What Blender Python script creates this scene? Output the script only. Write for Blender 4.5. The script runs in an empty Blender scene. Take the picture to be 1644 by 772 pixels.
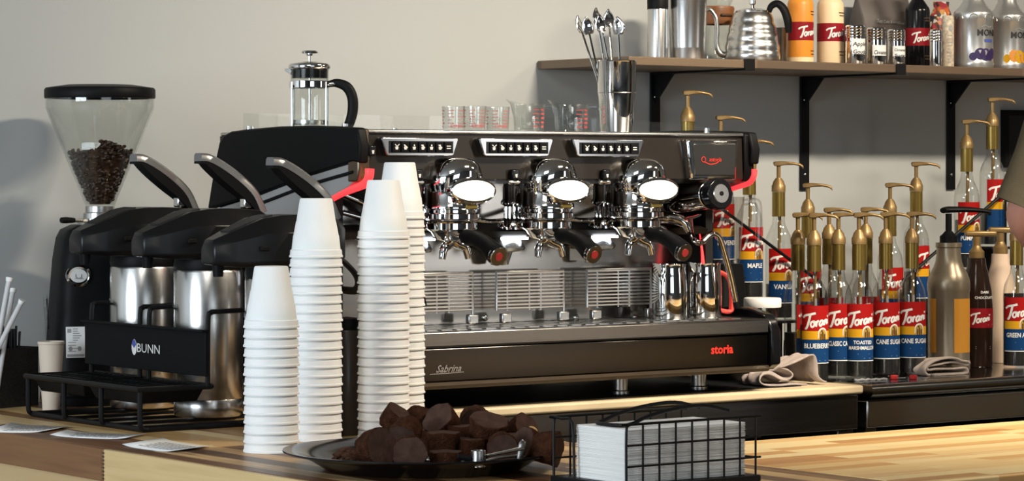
import bpy, math, random
from mathutils import Vector, Matrix
random.seed(7)
PI = math.pi
C = bpy.context.scene.collection
SC = bpy.context.scene
# ------------------------------------------------------------------ camera, light, exposure
CAMZ = 1.39
F = 4600.0
TH = math.radians(36.7)
S_, C_ = math.sin(TH), math.cos(TH)
cam = bpy.data.cameras.new('camera'); cam.sensor_width = 36.0
cam.lens = F / 1644 * 36.0
cam.shift_y = -106.0 / 1644
cam.clip_start = 0.05
camo = bpy.data.objects.new('camera', cam); C.objects.link(camo)
camo.location = (0, 0, CAMZ); camo.rotation_euler = (PI/2, 0, -TH)
SC.camera = camo
SC.view_settings.view_transform = 'Standard'
SC.view_settings.look = 'None'
SC.view_settings.exposure = -0.10
SC.view_settings.gamma = 1.0
SC.view_settings.use_curve_mapping = False

world = bpy.data.worlds.new('world'); SC.world = world; world.use_nodes = True
world.node_tree.nodes['Background'].inputs[0].default_value = (0.75, 0.85, 1, 1)
world.node_tree.nodes['Background'].inputs[1].default_value = 0.4

def area(name, loc, target, sx, sy, power, col, spread=PI):
    l = bpy.data.lights.new(name, 'AREA'); l.shape = 'RECTANGLE'; l.size = sx; l.size_y = sy
    l.energy = power; l.color = col; l.spread = spread
    o = bpy.data.objects.new(name, l); C.objects.link(o); o.location = loc
    d = Vector(target) - Vector(loc); o.rotation_euler = d.to_track_quat('-Z', 'Y').to_euler()
    return o
WARM = (1.0, 0.88, 0.70); COOL = (0.80, 0.91, 1.0)
# warm ceiling panels over the bar, daylight from the shop windows on the left, behind the camera and far right
area('ceiling_lamp_bar', (4.3, 2.75, 3.02), (4.25, 4.7, 0.9), 0.7, 0.14, 40, WARM, 1.55)
area('ceiling_lamp_aisle', (1.2, 2.4, 3.02), (2.4, 4.6, 0.9), 1.0, 1.0, 33, (1.0, .97, .92))
area('ceiling_lamp_right', (6.3, 2.75, 3.02), (6.0, 4.6, 0.9), 0.7, 0.14, 22, WARM, 2.0)
area('window_light_left', (-2.9, 3.0, 1.75), (2.6, 4.0, 1.0), 2.6, 1.9, 235, COOL)
area('window_light_front', (0.6, -2.9, 1.8), (2.5, 4.0, 1.1), 3.0, 1.9, 36, COOL)
area('window_light_right', (7.42, -0.75, 1.75), (3.5, 4.6, 1.2), 0.9, 1.7, 15, (1.0, .97, .92))

# ------------------------------------------------------------------ measuring: a pixel of the 1644x772 frame meets a plane of the room
def tt(px): return (px - 822.0) / F
def onY(px, py, Y):
    t = tt(px); Z = Y / (C_ - t*S_)
    return Vector((Z*(S_ + t*C_), Y, CAMZ + (280 - py)*Z/F))
def onX(px, py, X):
    t = tt(px); Z = X / (S_ + t*C_)
    return Vector((X, Z*(C_ - t*S_), CAMZ + (280 - py)*Z/F))
def onH(px, py, z):
    Z = (CAMZ - z)*F/(py - 280.0); t = tt(px)
    return Vector((Z*(S_ + t*C_), Z*(C_ - t*S_), z))
def atZ(px, py, Z):
    t = tt(px)
    return Vector((Z*(S_ + t*C_), Z*(C_ - t*S_), CAMZ + (280 - py)*Z/F))
TOP = CAMZ - 0.465          # all the worktops are at this height
YW = 5.42                   # back wall
# ------------------------------------------------------------------ materials
def nodes(m):
    m.use_nodes = True
    return m.node_tree.nodes, m.node_tree.links, m.node_tree.nodes['Principled BSDF']
def mat(name, col, rough=0.5, metal=0.0, bump=0.0, bscale=200.0, var=0.0, vscale=8.0, emit=None, estr=0.0,
        coat=0.0, spec=0.5, trans=0.0, ior=1.45, stretch=None, aniso=0.0, sss=0.0):
    m = bpy.data.materials.new(name); N, L, b = nodes(m)
    b.inputs['Base Color'].default_value = (*col, 1); b.inputs['Roughness'].default_value = rough
    b.inputs['Metallic'].default_value = metal
    b.inputs['Specular IOR Level'].default_value = spec
    b.inputs['Coat Weight'].default_value = coat; b.inputs['Transmission Weight'].default_value = trans
    b.inputs['IOR'].default_value = ior
    b.inputs['Anisotropic'].default_value = aniso
    if sss: b.inputs['Subsurface Weight'].default_value = sss; b.inputs['Subsurface Scale'].default_value = .004
    if emit: b.inputs['Emission Color'].default_value = (*emit, 1); b.inputs['Emission Strength'].default_value = estr
    if bump or var:
        tc = N.new('ShaderNodeTexCoord'); mp = N.new('ShaderNodeMapping'); L.new(tc.outputs['Object'], mp.inputs[0])
        if stretch: mp.inputs['Scale'].default_value = stretch
    if bump:
        n = N.new('ShaderNodeTexNoise'); n.inputs['Scale'].default_value = bscale; n.inputs['Detail'].default_value = 4
        L.new(mp.outputs[0], n.inputs['Vector'])
        bp = N.new('ShaderNodeBump'); bp.inputs['Strength'].default_value = bump; bp.inputs['Distance'].default_value = .002
        L.new(n.outputs['Fac'], bp.inputs['Height']); L.new(bp.outputs[0], b.inputs['Normal'])
    if var:
        n = N.new('ShaderNodeTexNoise'); n.inputs['Scale'].default_value = vscale; n.inputs['Detail'].default_value = 5
        L.new(mp.outputs[0], n.inputs['Vector'])
        r = N.new('ShaderNodeValToRGB'); L.new(n.outputs['Fac'], r.inputs[0])
        r.color_ramp.elements[0].position = .3; r.color_ramp.elements[1].position = .7
        r.color_ramp.elements[0].color = (*[max(0, c*(1-var)) for c in col], 1)
        r.color_ramp.elements[1].color = (*[min(1, c*(1+var)) for c in col], 1)
        L.new(r.outputs[0], b.inputs['Base Color'])
    return m
def thin_glass(name, tint=(0.96, 0.98, 0.97), refl=1.0):
    m = bpy.data.materials.new(name); m.use_nodes = True; N = m.node_tree.nodes; L = m.node_tree.links
    N.remove(N['Principled BSDF']); out = N['Material Output']
    tr = N.new('ShaderNodeBsdfTransparent'); tr.inputs[0].default_value = (*tint, 1)
    gl = N.new('ShaderNodeBsdfGlossy'); gl.inputs['Roughness'].default_value = .03
    lw = N.new('ShaderNodeLayerWeight'); lw.inputs[0].default_value = .5
    pw = N.new('ShaderNodeMath'); pw.operation = 'POWER'; pw.inputs[1].default_value = 4.0
    mul = N.new('ShaderNodeMath'); mul.operation = 'MULTIPLY_ADD'; mul.inputs[1].default_value = .45*refl; mul.inputs[2].default_value = .035*refl; mul.use_clamp = True
    mx = N.new('ShaderNodeMixShader'); L.new(lw.outputs['Facing'], pw.inputs[0]); L.new(pw.outputs[0], mul.inputs[0]); L.new(mul.outputs[0], mx.inputs[0])
    L.new(tr.outputs[0], mx.inputs[1]); L.new(gl.outputs[0], mx.inputs[2]); L.new(mx.outputs[0], out.inputs[0])
    return m
def wood(name, axis, cols, row=.042, length=.55, rough=.38, grain=.35):
    """butcher block: staves running along axis ('x' or 'y'), each stave its own tone"""
    m = bpy.data.materials.new(name); N, L, b = nodes(m)
    tc = N.new('ShaderNodeTexCoord'); mp = N.new('ShaderNodeMapping'); L.new(tc.outputs['Object'], mp.inputs[0])
    if axis == 'y': mp.inputs['Rotation'].default_value = (0, 0, PI/2)
    # the vertical faces show staves too: height is added to the cross direction
    sp = N.new('ShaderNodeSeparateXYZ'); L.new(mp.outputs[0], sp.inputs[0])
    mn = N.new('ShaderNodeMapping'); L.new(tc.outputs['Normal'], mn.inputs[0])
    if axis == 'y': mn.inputs['Rotation'].default_value = (0, 0, PI/2)
    sn = N.new('ShaderNodeSeparateXYZ'); L.new(mn.outputs[0], sn.inputs[0])
    ab = N.new('ShaderNodeMath'); ab.operation = 'ABSOLUTE'; L.new(sn.outputs[0], ab.inputs[0])
    iv = N.new('ShaderNodeMath'); iv.operation = 'LESS_THAN'; L.new(ab.outputs[0], iv.inputs[0]); iv.inputs[1].default_value = .6
    ad = N.new('ShaderNodeMath'); ad.operation = 'MULTIPLY_ADD'; L.new(sp.outputs[2], ad.inputs[0]); L.new(iv.outputs[0], ad.inputs[1]); L.new(sp.outputs[1], ad.inputs[2])
    cb = N.new('ShaderNodeCombineXYZ'); L.new(sp.outputs[0], cb.inputs[0]); L.new(ad.outputs[0], cb.inputs[1])
    br = N.new('ShaderNodeTexBrick'); L.new(cb.outputs[0], br.inputs['Vector'])
    br.inputs['Scale'].default_value = 1.0; br.inputs['Brick Width'].default_value = length; br.inputs['Row Height'].default_value = row
    br.inputs['Mortar Size'].default_value = .0006; br.inputs['Color1'].default_value = (0, 0, 0, 1); br.inputs['Color2'].default_value = (1, 1, 1, 1)
    br.inputs['Mortar'].default_value = (.35, .35, .35, 1); br.offset = .37; br.offset_frequency = 3; br.squash = .8; br.squash_frequency = 3
    st = N.new('ShaderNodeMapping'); L.new(cb.outputs[0], st.inputs[0]); st.inputs['Scale'].default_value = (3.0, 60.0, 1)
    no = N.new('ShaderNodeTexNoise'); L.new(st.outputs[0], no.inputs['Vector']); no.inputs['Scale'].default_value = 1.6; no.inputs['Detail'].default_value = 6; no.inputs['Distortion'].default_value = .6
    mth = N.new('ShaderNodeMath'); mth.operation = 'MULTIPLY_ADD'; L.new(no.outputs['Fac'], mth.inputs[0]); mth.inputs[1].default_value = grain
    L.new(br.outputs['Color'], mth.inputs[2])
    sub = N.new('ShaderNodeMath'); sub.operation = 'SUBTRACT'; L.new(mth.outputs[0], sub.inputs[0]); sub.inputs[1].default_value = grain*.5
    r = N.new('ShaderNodeValToRGB'); L.new(sub.outputs[0], r.inputs[0])
    e = r.color_ramp.elements
    while len(e) < len(cols): e.new(.5)
    for k, c in enumerate(cols):
        e[k].position = c[0]; e[k].color = (*c[1], 1)
    L.new(r.outputs[0], b.inputs['Base Color']); b.inputs['Roughness'].default_value = rough
    bp = N.new('ShaderNodeBump'); bp.inputs['Strength'].default_value = .12; bp.inputs['Distance'].default_value = .001
    L.new(no.outputs['Fac'], bp.inputs['Height']); L.new(bp.outputs[0], b.inputs['Normal'])
    return m
def brushed(name, col=(.62, .60, .57), rough=.26, sc=(2, 2, 400), amt=.35, metal=1.0):
    m = bpy.data.materials.new(name); N, L, b = nodes(m)
    b.inputs['Metallic'].default_value = metal; b.inputs['Base Color'].default_value = (*col, 1)
    tc = N.new('ShaderNodeTexCoord'); mp = N.new('ShaderNodeMapping'); L.new(tc.outputs['Object'], mp.inputs[0]); mp.inputs['Scale'].default_value = sc
    n = N.new('ShaderNodeTexNoise'); n.inputs['Scale'].default_value = 1; n.inputs['Detail'].default_value = 3; L.new(mp.outputs[0], n.inputs['Vector'])
    r = N.new('ShaderNodeMapRange'); L.new(n.outputs['Fac'], r.inputs[0]); r.inputs[3].default_value = rough*(1-amt); r.inputs[4].default_value = rough*(1+amt)
    L.new(r.outputs[0], b.inputs['Roughness'])
    return m
M = {}
M['wall'] = mat('wall_paint', (.445, .455, .45), .42, bump=.05, bscale=90, spec=.4)
M['ceiling'] = mat('ceiling_paint', (.24, .235, .225), .8, bump=.05)
M['floor'] = mat('concrete_floor', (.20, .19, .18), .45, var=.2, vscale=3)
M['darkroom'] = mat('shop_wall_paint', (.16, .155, .15), .7, bump=.05)
M['oak'] = wood('butcher_block_dark', 'y', [(0, (.085, .034, .012)), (.24, (.17, .075, .028)), (.40, (.54, .31, .12)), (.62, (.74, .50, .22)), (.85, (.82, .61, .31)), (1, (.32, .15, .055))], .044, .62)
M['oakx'] = wood('butcher_block_pale', 'x', [(0, (.52, .24, .075)), (.2, (.74, .43, .15)), (.5, (.86, .62, .28)), (.8, (.90, .70, .36)), (1, (.70, .37, .12))], .040, .55)
M['walnutst'] = wood('walnut_stave', 'y', [(0, (.10, .042, .014)), (.5, (.19, .085, .030)), (1, (.26, .13, .05))], .2, 3.0, .4, .9)
M['palest'] = wood('pale_stave', 'y', [(0, (.42, .27, .11)), (.5, (.62, .44, .21)), (1, (.68, .50, .26))], .2, 3.0, .4, .7)
M['pine'] = wood('pale_wood_cladding', 'y', [(0, (.44, .29, .13)), (.5, (.62, .45, .23)), (1, (.54, .36, .17))], .12, 1.4)
M['pinex'] = wood('pale_wood_cladding_long', 'x', [(0, (.44, .29, .13)), (.5, (.62, .45, .23)), (1, (.54, .36, .17))], .12, 1.4)
M['shelf'] = wood('shelf_board', 'x', [(0, (.105, .068, .042)), (.5, (.14, .095, .06)), (1, (.17, .115, .07))], .10, .9, .5)
M['cream'] = mat('cream_cutting_board', (.66, .53, .34), .45, var=.08, vscale=14)
M['steel'] = brushed('brushed_steel', (.58, .57, .55), .26, (2, 2, 60), .12)
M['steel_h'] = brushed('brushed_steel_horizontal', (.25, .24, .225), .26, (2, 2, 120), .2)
M['steel_dark'] = brushed('steel_counter_top', (.36, .345, .32), .16, (4, 4, 4), .3)
M['panelst'] = brushed('dark_polished_front', (.065, .06, .055), .16, (3, 3, 60), .2)
M['chrome'] = mat('chrome', (.80, .79, .77), .055, 1.0)
M['splash'] = brushed('polished_splash_steel', (.30, .29, .275), .15, (3, 3, 60), .2)
M['black'] = mat('black_plastic', (.0045, .0045, .005), .5, bump=.03, bscale=900, spec=.14)
M['blackgl'] = mat('black_gloss', (.006, .006, .007), .16, spec=.3)
M['blackm'] = mat('black_matte', (.005, .005, .0055), .65, bump=.05, bscale=700, spec=.15)
M['gridsteel'] = mat('bright_wire_steel', (.78, .77, .75), .30, 1.0)
M['dullred'] = mat('dull_red_button', (.32, .025, .025), .4)
M['keychrome'] = mat('dark_chrome', (.36, .36, .37), .12, 1.0)
M['blacklid'] = mat('satin_black_plastic', (.005, .005, .0055), .34, spec=.32)
M['blackmet'] = mat('black_powdercoat', (.005, .005, .0055), .45, bump=.06, bscale=900, spec=.25)
M['grey'] = mat('dark_grey_plastic', (.30, .295, .29), .45, bump=.03, bscale=500)
M['leverg'] = mat('grey_lever_metal', (.27, .27, .27), .34, .75)
M['bronze'] = mat('bronze_panel', (.016, .0115, .008), .36, .15, bump=.03, bscale=600, coat=.1)
M['bronze2'] = mat('bronze_trim', (.20, .155, .11), .28, .9)
M['foam'] = mat('white_foam', (.86, .86, .85), .55, bump=.12, bscale=500, sss=.15)
M['glass'] = thin_glass('clear_glass', (.97, .98, .97), 1.3)
M['glass2'] = thin_glass('clear_bottle_glass', (.95, .96, .95), 1.5)
M['glass3'] = thin_glass('clear_syrup_bottle_glass', (.975, .98, .975), 1.6)
M['acrylic'] = thin_glass('smoky_clear_plastic', (.90, .89, .88), 1.4)
M['red_em'] = mat('red_led', (.9, .05, .04), .4, emit=(1, .035, .045), estr=1.7)
M['lens'] = mat('reflection_glow_lens', (1, 1, .95), .3, emit=(1, .98, .88), estr=2.2)  # emission stands in for the bright reflection on each group lens
M['led'] = mat('white_led', (1, 1, 1), .4, emit=(.82, .9, 1), estr=26)
M['screen'] = mat('dark_screen', (.030, .030, .030), .06, spec=.5)
M['gold'] = mat('gold_pump_plastic', (.25, .160, .062), .38, .45, coat=.1)
M['goldneck'] = mat('gold_neck_foil', (.27, .19, .050), .30, .8)
M['lred'] = mat('label_red', (.33, .008, .007), .5, spec=.15)
M['lred2'] = mat('label_dark_red', (.25, .008, .014), .45, spec=.2)
M['lyel'] = mat('label_yellow', (.62, .32, .012), .5, spec=.15)
M['lblue'] = mat('label_blue', (.005, .040, .135), .5, spec=.15)
M['lwhite'] = mat('label_white', (.74, .73, .70), .5)
M['lgold'] = mat('label_gold', (.45, .28, .06), .4)
M['lbrown'] = mat('label_brown', (.07, .035, .015), .5)
M['lblack'] = mat('label_black_ink', (.012, .012, .014), .5)
M['lgrey'] = mat('label_grey_ink', (.33, .33, .34), .5)
M['lblueink'] = mat('label_blue_ink', (.06, .09, .35), .5)
M['redink'] = mat('red_ink', (.50, .06, .06), .4)
M['redlog'] = mat('red_logo', (.75, .035, .02), .35, emit=(1, .05, .03), estr=.12)
M['paper'] = mat('white_paper', (.84, .84, .83), .65, bump=.1, bscale=300)
M['napkin'] = mat('napkin_paper', (.90, .90, .88), .8, bump=.2, bscale=900)
M['papercup'] = mat('beige_paper_cup', (.66, .56, .46), .6)
M['cake'] = mat('chocolate_cake', (.050, .0185, .0088), .85, bump=1.0, bscale=420, var=.45, vscale=90, spec=.08)
M['cake2'] = mat('chocolate_cake_smooth_base', (.064, .035, .026), .8, bump=.5, bscale=200, var=.3, vscale=60, spec=.1)
M['crumb'] = mat('chocolate_crumbs', (.07, .030, .016), .85, bump=.9, bscale=400, var=.5, vscale=160, spec=.2)
for k in ('cake', 'crumb'):
    for n in M[k].node_tree.nodes:
        if n.type == 'BUMP': n.inputs['Distance'].default_value = .005
M['nut'] = mat('pale_cake_crumb', (.55, .36, .16), .8, bump=.5)
M['bean'] = mat('coffee_beans', (.030, .013, .007), .42, var=.5, vscale=60)
M['cloth'] = mat('greyish_pink_towel', (.44, .37, .34), .95, bump=.9, bscale=700, var=.12, vscale=40, spec=.1)
M['cloth2'] = mat('off_white_towel', (.66, .55, .47), .95, bump=.9, bscale=700, var=.08, vscale=40, spec=.1)
M['clothedge'] = mat('dark_towel_stripe', (.17, .16, .16), .95, bump=.6, bscale=700)
M['speck'] = mat('black_speckled_plastic', (.016, .014, .012), .7, bump=.9, bscale=420, var=.7, vscale=300)
M['straw'] = mat('white_straw_wrapper', (.80, .80, .80), .35, trans=.25)
M['stir'] = mat('black_stirrer', (.010, .010, .010), .3)
M['orange'] = mat('orange_bottle', (.74, .27, .03), .38)
M['peach'] = mat('cream_bottle', (.80, .60, .36), .4)
M['cream_w'] = mat('white_sauce_bottle', (.66, .50, .38), .35)
M['champ'] = mat('champagne_plastic', (.29, .24, .17), .34, .6)
M['amber'] = mat('amber_label', (.62, .27, .03), .4)
M['darkch'] = mat('dark_chocolate_bottle', (.020, .010, .007), .15)
M['silver'] = mat('silver_plastic', (.52, .52, .51), .30, .75)
M['purple'] = mat('blueberry_print', (.035, .022, .09), .4)
M['peachpr'] = mat('peach_print', (.72, .28, .05), .45)
M['pinkpr'] = mat('pink_print', (.65, .10, .14), .45)
M['bagc'] = mat('grey_printed_bag', (.105, .088, .080), .5)
M['printp'] = mat('newsprint_wrap', (.52, .44, .33), .6, var=.35, vscale=120)
M['walnut'] = mat('dark_wood_collar', (.20, .075, .025), .4, var=.3, vscale=30)
M['olive'] = mat('olive_tshirt', (.075, .062, .040), .9, bump=.5, bscale=500, spec=.1)
M['skin'] = mat('skin', (.50, .25, .19), .5, var=.06, vscale=25, sss=.15)
M['hair'] = mat('brown_hair', (.04, .022, .012), .5, bump=.6, bscale=200)
M['denim'] = mat('dark_denim', (.02, .025, .04), .9, bump=.4, bscale=600)
M['redpl'] = mat('red_plastic', (.60, .03, .03), .35)
M['pinkh'] = mat('red_glow_handle', (.72, .07, .06), .3, emit=(1, .05, .04), estr=.10)  # LED glow on the handle put into its red colour and emission
M['whitepl'] = mat('white_plastic', (.80, .79, .77), .35)
M['syrup'] = mat('amber_syrup', (.30, .13, .03), .15)
M['nearblack'] = mat('dark_recess', (.006, .006, .006), .6)
M['capbr'] = mat('dark_brown_enamel', (.050, .034, .026), .3)
M['candy'] = mat('bright_wrapper_print', (.5, .2, .1), .4)
def candy_nodes():
    m = M['candy']; N, L, b = nodes(m)
    tc = N.new('ShaderNodeTexCoord'); v = N.new('ShaderNodeTexVoronoi'); v.inputs['Scale'].default_value = 110
    L.new(tc.outputs['Object'], v.inputs['Vector'])
    sp = N.new('ShaderNodeSeparateColor'); L.new(v.outputs['Color'], sp.inputs[0])
    r = N.new('ShaderNodeValToRGB'); r.color_ramp.interpolation = 'CONSTANT'; L.new(sp.outputs[0], r.inputs[0])
    e = r.color_ramp.elements
    for k, c in enumerate([(.60, .13, .03), (.75, .70, .62), (.20, .06, .04), (.70, .35, .10), (.05, .05, .06), (.45, .05, .06)]):
        if k >= 2: e.new(k/6)
        e[k].position = k/6; e[k].color = (*c, 1)
    L.new(r.outputs[0], b.inputs['Base Color'])
candy_nodes()
# ------------------------------------------------------------------ objects
ROOTM = {}
def tag(o, label=None, cat=None, group=None, kind=None):
    if label: o['label'] = label
    if cat: o['category'] = cat
    if group: o['group'] = group
    if kind: o['kind'] = kind
    return o
def thing(name, label, cat, loc=(0, 0, 0), rz=0.0, group=None):
    o = bpy.data.objects.new(name, None); C.objects.link(o); o.empty_display_size = .05
    o.location = loc; o.rotation_euler = (0, 0, rz)
    ROOTM[o.name] = Matrix.Translation(Vector(loc)) @ Matrix.Rotation(rz, 4, 'Z')
    return tag(o, label, cat, group)
def dup(o, loc, rz=None, label=None, group=None, parent=None):
    c = o.copy(); C.objects.link(c); c.parent = parent
    if parent is None:
        c.location = loc
        if rz is not None: c.rotation_euler = (0, 0, rz)
        if label: c['label'] = label
        if group: c['group'] = group
    for ch in list(o.children): dup(ch, None, parent=c)
    return c
def catmull(P, n=6, closed=False):
    P = [Vector(p) for p in P]
    if len(P) < 3 or n <= 1: return P
    out = []; N = len(P); rng = N if closed else N-1
    for i in range(rng):
        p0 = P[(i-1) % N] if (closed or i > 0) else P[0]*2 - P[1]
        p1 = P[i]; p2 = P[(i+1) % N]
        p3 = P[(i+2) % N] if (closed or i+2 < N) else P[-1]*2 - P[-2]
        for k in range(n):
            t = k/n
            out.append(.5*((2*p1) + (p2-p0)*t + (2*p0-5*p1+4*p2-p3)*t*t + (3*p1-p0-3*p2+p3)*t*t*t))
    if not closed: out.append(P[-1].copy())
    return out
_txt = {}
def text_mesh(s, shear=0.0, bold=0.0):
    k = (s, shear, bold)
    if k in _txt: return _txt[k]
    cu = bpy.data.curves.new('t', 'FONT'); cu.body = s; cu.size = 1; cu.shear = shear; cu.offset = bold
    cu.resolution_u = 2
    o = bpy.data.objects.new('t', cu); C.objects.link(o)
    me = o.to_mesh()
    v = [(p.co.x, p.co.y) for p in me.vertices]; f = [tuple(p.vertices) for p in me.polygons]
    o.to_mesh_clear(); bpy.data.objects.remove(o); bpy.data.curves.remove(cu)
    w = max([p[0] for p in v], default=1)
    _txt[k] = (v, f, w)
    return _txt[k]
class MB:
    """collects shapes and links them as ONE mesh object"""
    def __init__(s, T=None): s.v = []; s.f = []; s.m = []; s.mi = 0; s.T = T
    def add(s, vs, fs):
        b = len(s.v)
        s.v += [Vector(p) for p in vs] if s.T is None else [s.T @ Vector(p) for p in vs]
        s.f += [tuple(i+b for i in q) for q in fs]; s.m += [s.mi]*len(fs); return s
    def box(s, c, d, M=None):
        x, y, z = [k/2 for k in d]; c = Vector(c)
        vs = [Vector((a*x, b*y, e*z)) for e in (-1, 1) for a, b in ((-1, -1), (1, -1), (1, 1), (-1, 1))]
        if M is not None: vs = [M @ p for p in vs]
        return s.add([c+p for p in vs], [(3, 2, 1, 0), (4, 5, 6, 7), (0, 1, 5, 4), (1, 2, 6, 5), (2, 3, 7, 6), (3, 0, 4, 7)])
    def box2(s, a, b): return s.box([(a[i]+b[i])/2 for i in range(3)], [abs(b[i]-a[i]) for i in range(3)])
    def lathe(s, prof, n=32, c=(0, 0, 0), M=None, sx=1, sy=1):
        c = Vector(c); vs = []; fs = []; idx = []
        for r, z in prof:
            if r < 1e-6: idx.append([len(vs)]*n); vs.append(Vector((0, 0, z)))
            else:
                idx.append(list(range(len(vs), len(vs)+n)))
                vs += [Vector((sx*r*math.cos(2*PI*k/n), sy*r*math.sin(2*PI*k/n), z)) for k in range(n)]
        for a, b in zip(idx[:-1], idx[1:]):
            for k in range(n):
                q = (a[k], a[(k+1) % n], b[(k+1) % n], b[k]); q2 = []
                for i in q:
                    if i not in q2: q2.append(i)
                if len(q2) > 2: fs.append(tuple(q2))
        if M is not None: vs = [M @ p for p in vs]
        return s.add([c+p for p in vs], fs)
    def cyl(s, a, b, r, r2=None, n=24):
        a = Vector(a); b = Vector(b); d = b-a; r2 = r if r2 is None else r2
        Q = d.to_track_quat('Z', 'Y').to_matrix()
        return s.lathe([(0, 0), (r, 0), (r2, d.length), (0, d.length)], n, a, Q)
    def sphere(s, c, r, n=20, m=12, M=None):
        rx, ry, rz = (r, r, r) if not hasattr(r, '__len__') else r
        vs = []; pr = [(math.sin(PI*k/m), -math.cos(PI*k/m)) for k in range(m+1)]
        A = Matrix.Diagonal((rx, ry, rz)); A = A if M is None else M @ A
        return s.lathe([(max(0, a) if 0 < k < m else 0, z) for k, (a, z) in enumerate(pr)], n, c, A)
    def tube(s, P, r, n=8, sm=5, closed=False, flat=None):
        k0 = len(P); P2 = catmull(P, sm, closed) if len(P) > 2 else [Vector(p) for p in P]
        N = len(P2)
        def rad(i):
            if not hasattr(r, '__len__'): return r
            u = i*(k0-1)/max(1, N-1); a = min(int(u), k0-2); return r[a]+(r[a+1]-r[a])*(u-a)
        tan = []
        for i in range(N):
            a = P2[(i-1) % N] if closed or i > 0 else P2[0]; b = P2[(i+1) % N] if closed or i < N-1 else P2[-1]
            t = (b-a); tan.append(t.normalized() if t.length > 1e-9 else Vector((0, 0, 1)))
        up = Vector((0, 0, 1)) if abs(tan[0].z) < .9 else Vector((0, 1, 0))
        nrm = (up - tan[0]*up.dot(tan[0])).normalized(); vs = []; fs = []
        for i in range(N):
            nrm = (nrm - tan[i]*nrm.dot(tan[i])); nrm = nrm.normalized() if nrm.length > 1e-6 else tan[i].orthogonal().normalized()
            bn = tan[i].cross(nrm); R = rad(i); fl = flat or (1, 1)
            vs += [P2[i] + nrm*(R*fl[0]*math.cos(2*PI*k/n)) + bn*(R*fl[1]*math.sin(2*PI*k/n)) for k in range(n)]
        for i in range(N if closed else N-1):
            a = i*n; b = ((i+1) % N)*n
            fs += [(a+k, a+(k+1) % n, b+(k+1) % n, b+k) for k in range(n)]
        if not closed: fs += [tuple(reversed(range(n))), tuple(range((N-1)*n, N*n))]
        return s.add(vs, fs)
    def prism(s, pts, h0, h1, M=None):
        """outline in 2D extruded along the third axis; M places it"""
        n = len(pts); vs = [Vector((p[0], p[1], h0)) for p in pts] + [Vector((p[0], p[1], h1)) for p in pts]
        if M is not None: vs = [M @ p for p in vs]
        return s.add(vs, [tuple(reversed(range(n))), tuple(range(n, 2*n))] + [(k, (k+1) % n, n+(k+1) % n, n+k) for k in range(n)])
    def loft(s, rings, cap=True):
        n = len(rings[0]); vs = [p for r in rings for p in r]; fs = []
        for i in range(len(rings)-1):
            fs += [(i*n+k, i*n+(k+1) % n, (i+1)*n+(k+1) % n, (i+1)*n+k) for k in range(n)]
        if cap: fs += [tuple(reversed(range(n))), tuple(range((len(rings)-1)*n, len(rings)*n))]
        return s.add(vs, fs)
    def grid(s, fn, nu, nv):
        vs = [fn(i/nu, j/nv) for j in range(nv+1) for i in range(nu+1)]
        return s.add(vs, [(j*(nu+1)+i, j*(nu+1)+i+1, (j+1)*(nu+1)+i+1, (j+1)*(nu+1)+i) for j in range(nv) for i in range(nu)])
    # flat marks: fn(u, v, layer) -> point on the surface that carries them
    def urect(s, fn, u0, v0, u1, v1, L=1, n=10):
        return s.grid(lambda a, b: fn(u0+(u1-u0)*a, v0+(v1-v0)*b, L), n, 1)
    def udisc(s, fn, u, v, ru, rv, L=2, n=20):
        return s.add([fn(u+ru*math.cos(2*PI*k/n), v+rv*math.sin(2*PI*k/n), L) for k in range(n)], [tuple(range(n))])
    def upoly(s, fn, pts, L=2): return s.add([fn(a, b, L) for a, b in pts], [tuple(range(len(pts)))])
    def uline(s, fn, pts, w, L=3, sm=5):
        P = catmull([(a, b, 0) for a, b in pts], sm); vs = []; fs = []
        for i, p in enumerate(P):
            t = (P[min(i+1, len(P)-1)] - P[max(i-1, 0)]); t = t.normalized() if t.length > 1e-9 else Vector((1, 0, 0))
            q = Vector((-t.y, t.x, 0))*w/2
            vs += [fn(p.x+q.x, p.y+q.y, L), fn(p.x-q.x, p.y-q.y, L)]
            if i: fs.append((2*i-2, 2*i-1, 2*i+1, 2*i))
        return s.add(vs, fs)
    def utext(s, fn, st, u, v, size, align='c', L=3, shear=0, bold=0.0, umax=None, width=None):
        vs, fs, w = text_mesh(st, shear, bold); k = size; kx = size if width is None else width/w
        o = u - (w*kx/2 if align == 'c' else w*kx if align == 'r' else 0)
        return s.add([fn(o+a*kx, v+b*k, L) for a, b in vs], fs)
    def build(s, name, m, parent=None, world=False, bevel=0.0, seg=2, smooth=40, sub=0, solid=0.0):
        me = bpy.data.meshes.new(name); V = s.v
        if world and parent is not None:
            p = parent
            while p.parent: p = p.parent
            I = ROOTM[p.name].inverted(); V = [I @ q for q in V]
        me.from_pydata([tuple(q) for q in V], [], s.f)
        ms = m if isinstance(m, (list, tuple)) else [m]
        for k in ms: me.materials.append(M[k] if isinstance(k, str) else k)
        if len(ms) > 1: me.polygons.foreach_set('material_index', s.m)
        if smooth:
            me.polygons.foreach_set('use_smooth', [True]*len(me.polygons)); me.set_sharp_from_angle(angle=math.radians(smooth))
        me.update(); o = bpy.data.objects.new(name, me); C.objects.link(o)
        if parent is not None: o.parent = parent
        if solid: q = o.modifiers.new('solid', 'SOLIDIFY'); q.thickness = solid; q.offset = 0
        if bevel:
            q = o.modifiers.new('bevel', 'BEVEL'); q.width = bevel; q.segments = seg; q.limit_method = 'ANGLE'; q.angle_limit = math.radians(40)
        if sub: q = o.modifiers.new('sub', 'SUBSURF'); q.levels = sub; q.render_levels = sub
        return o
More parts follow.
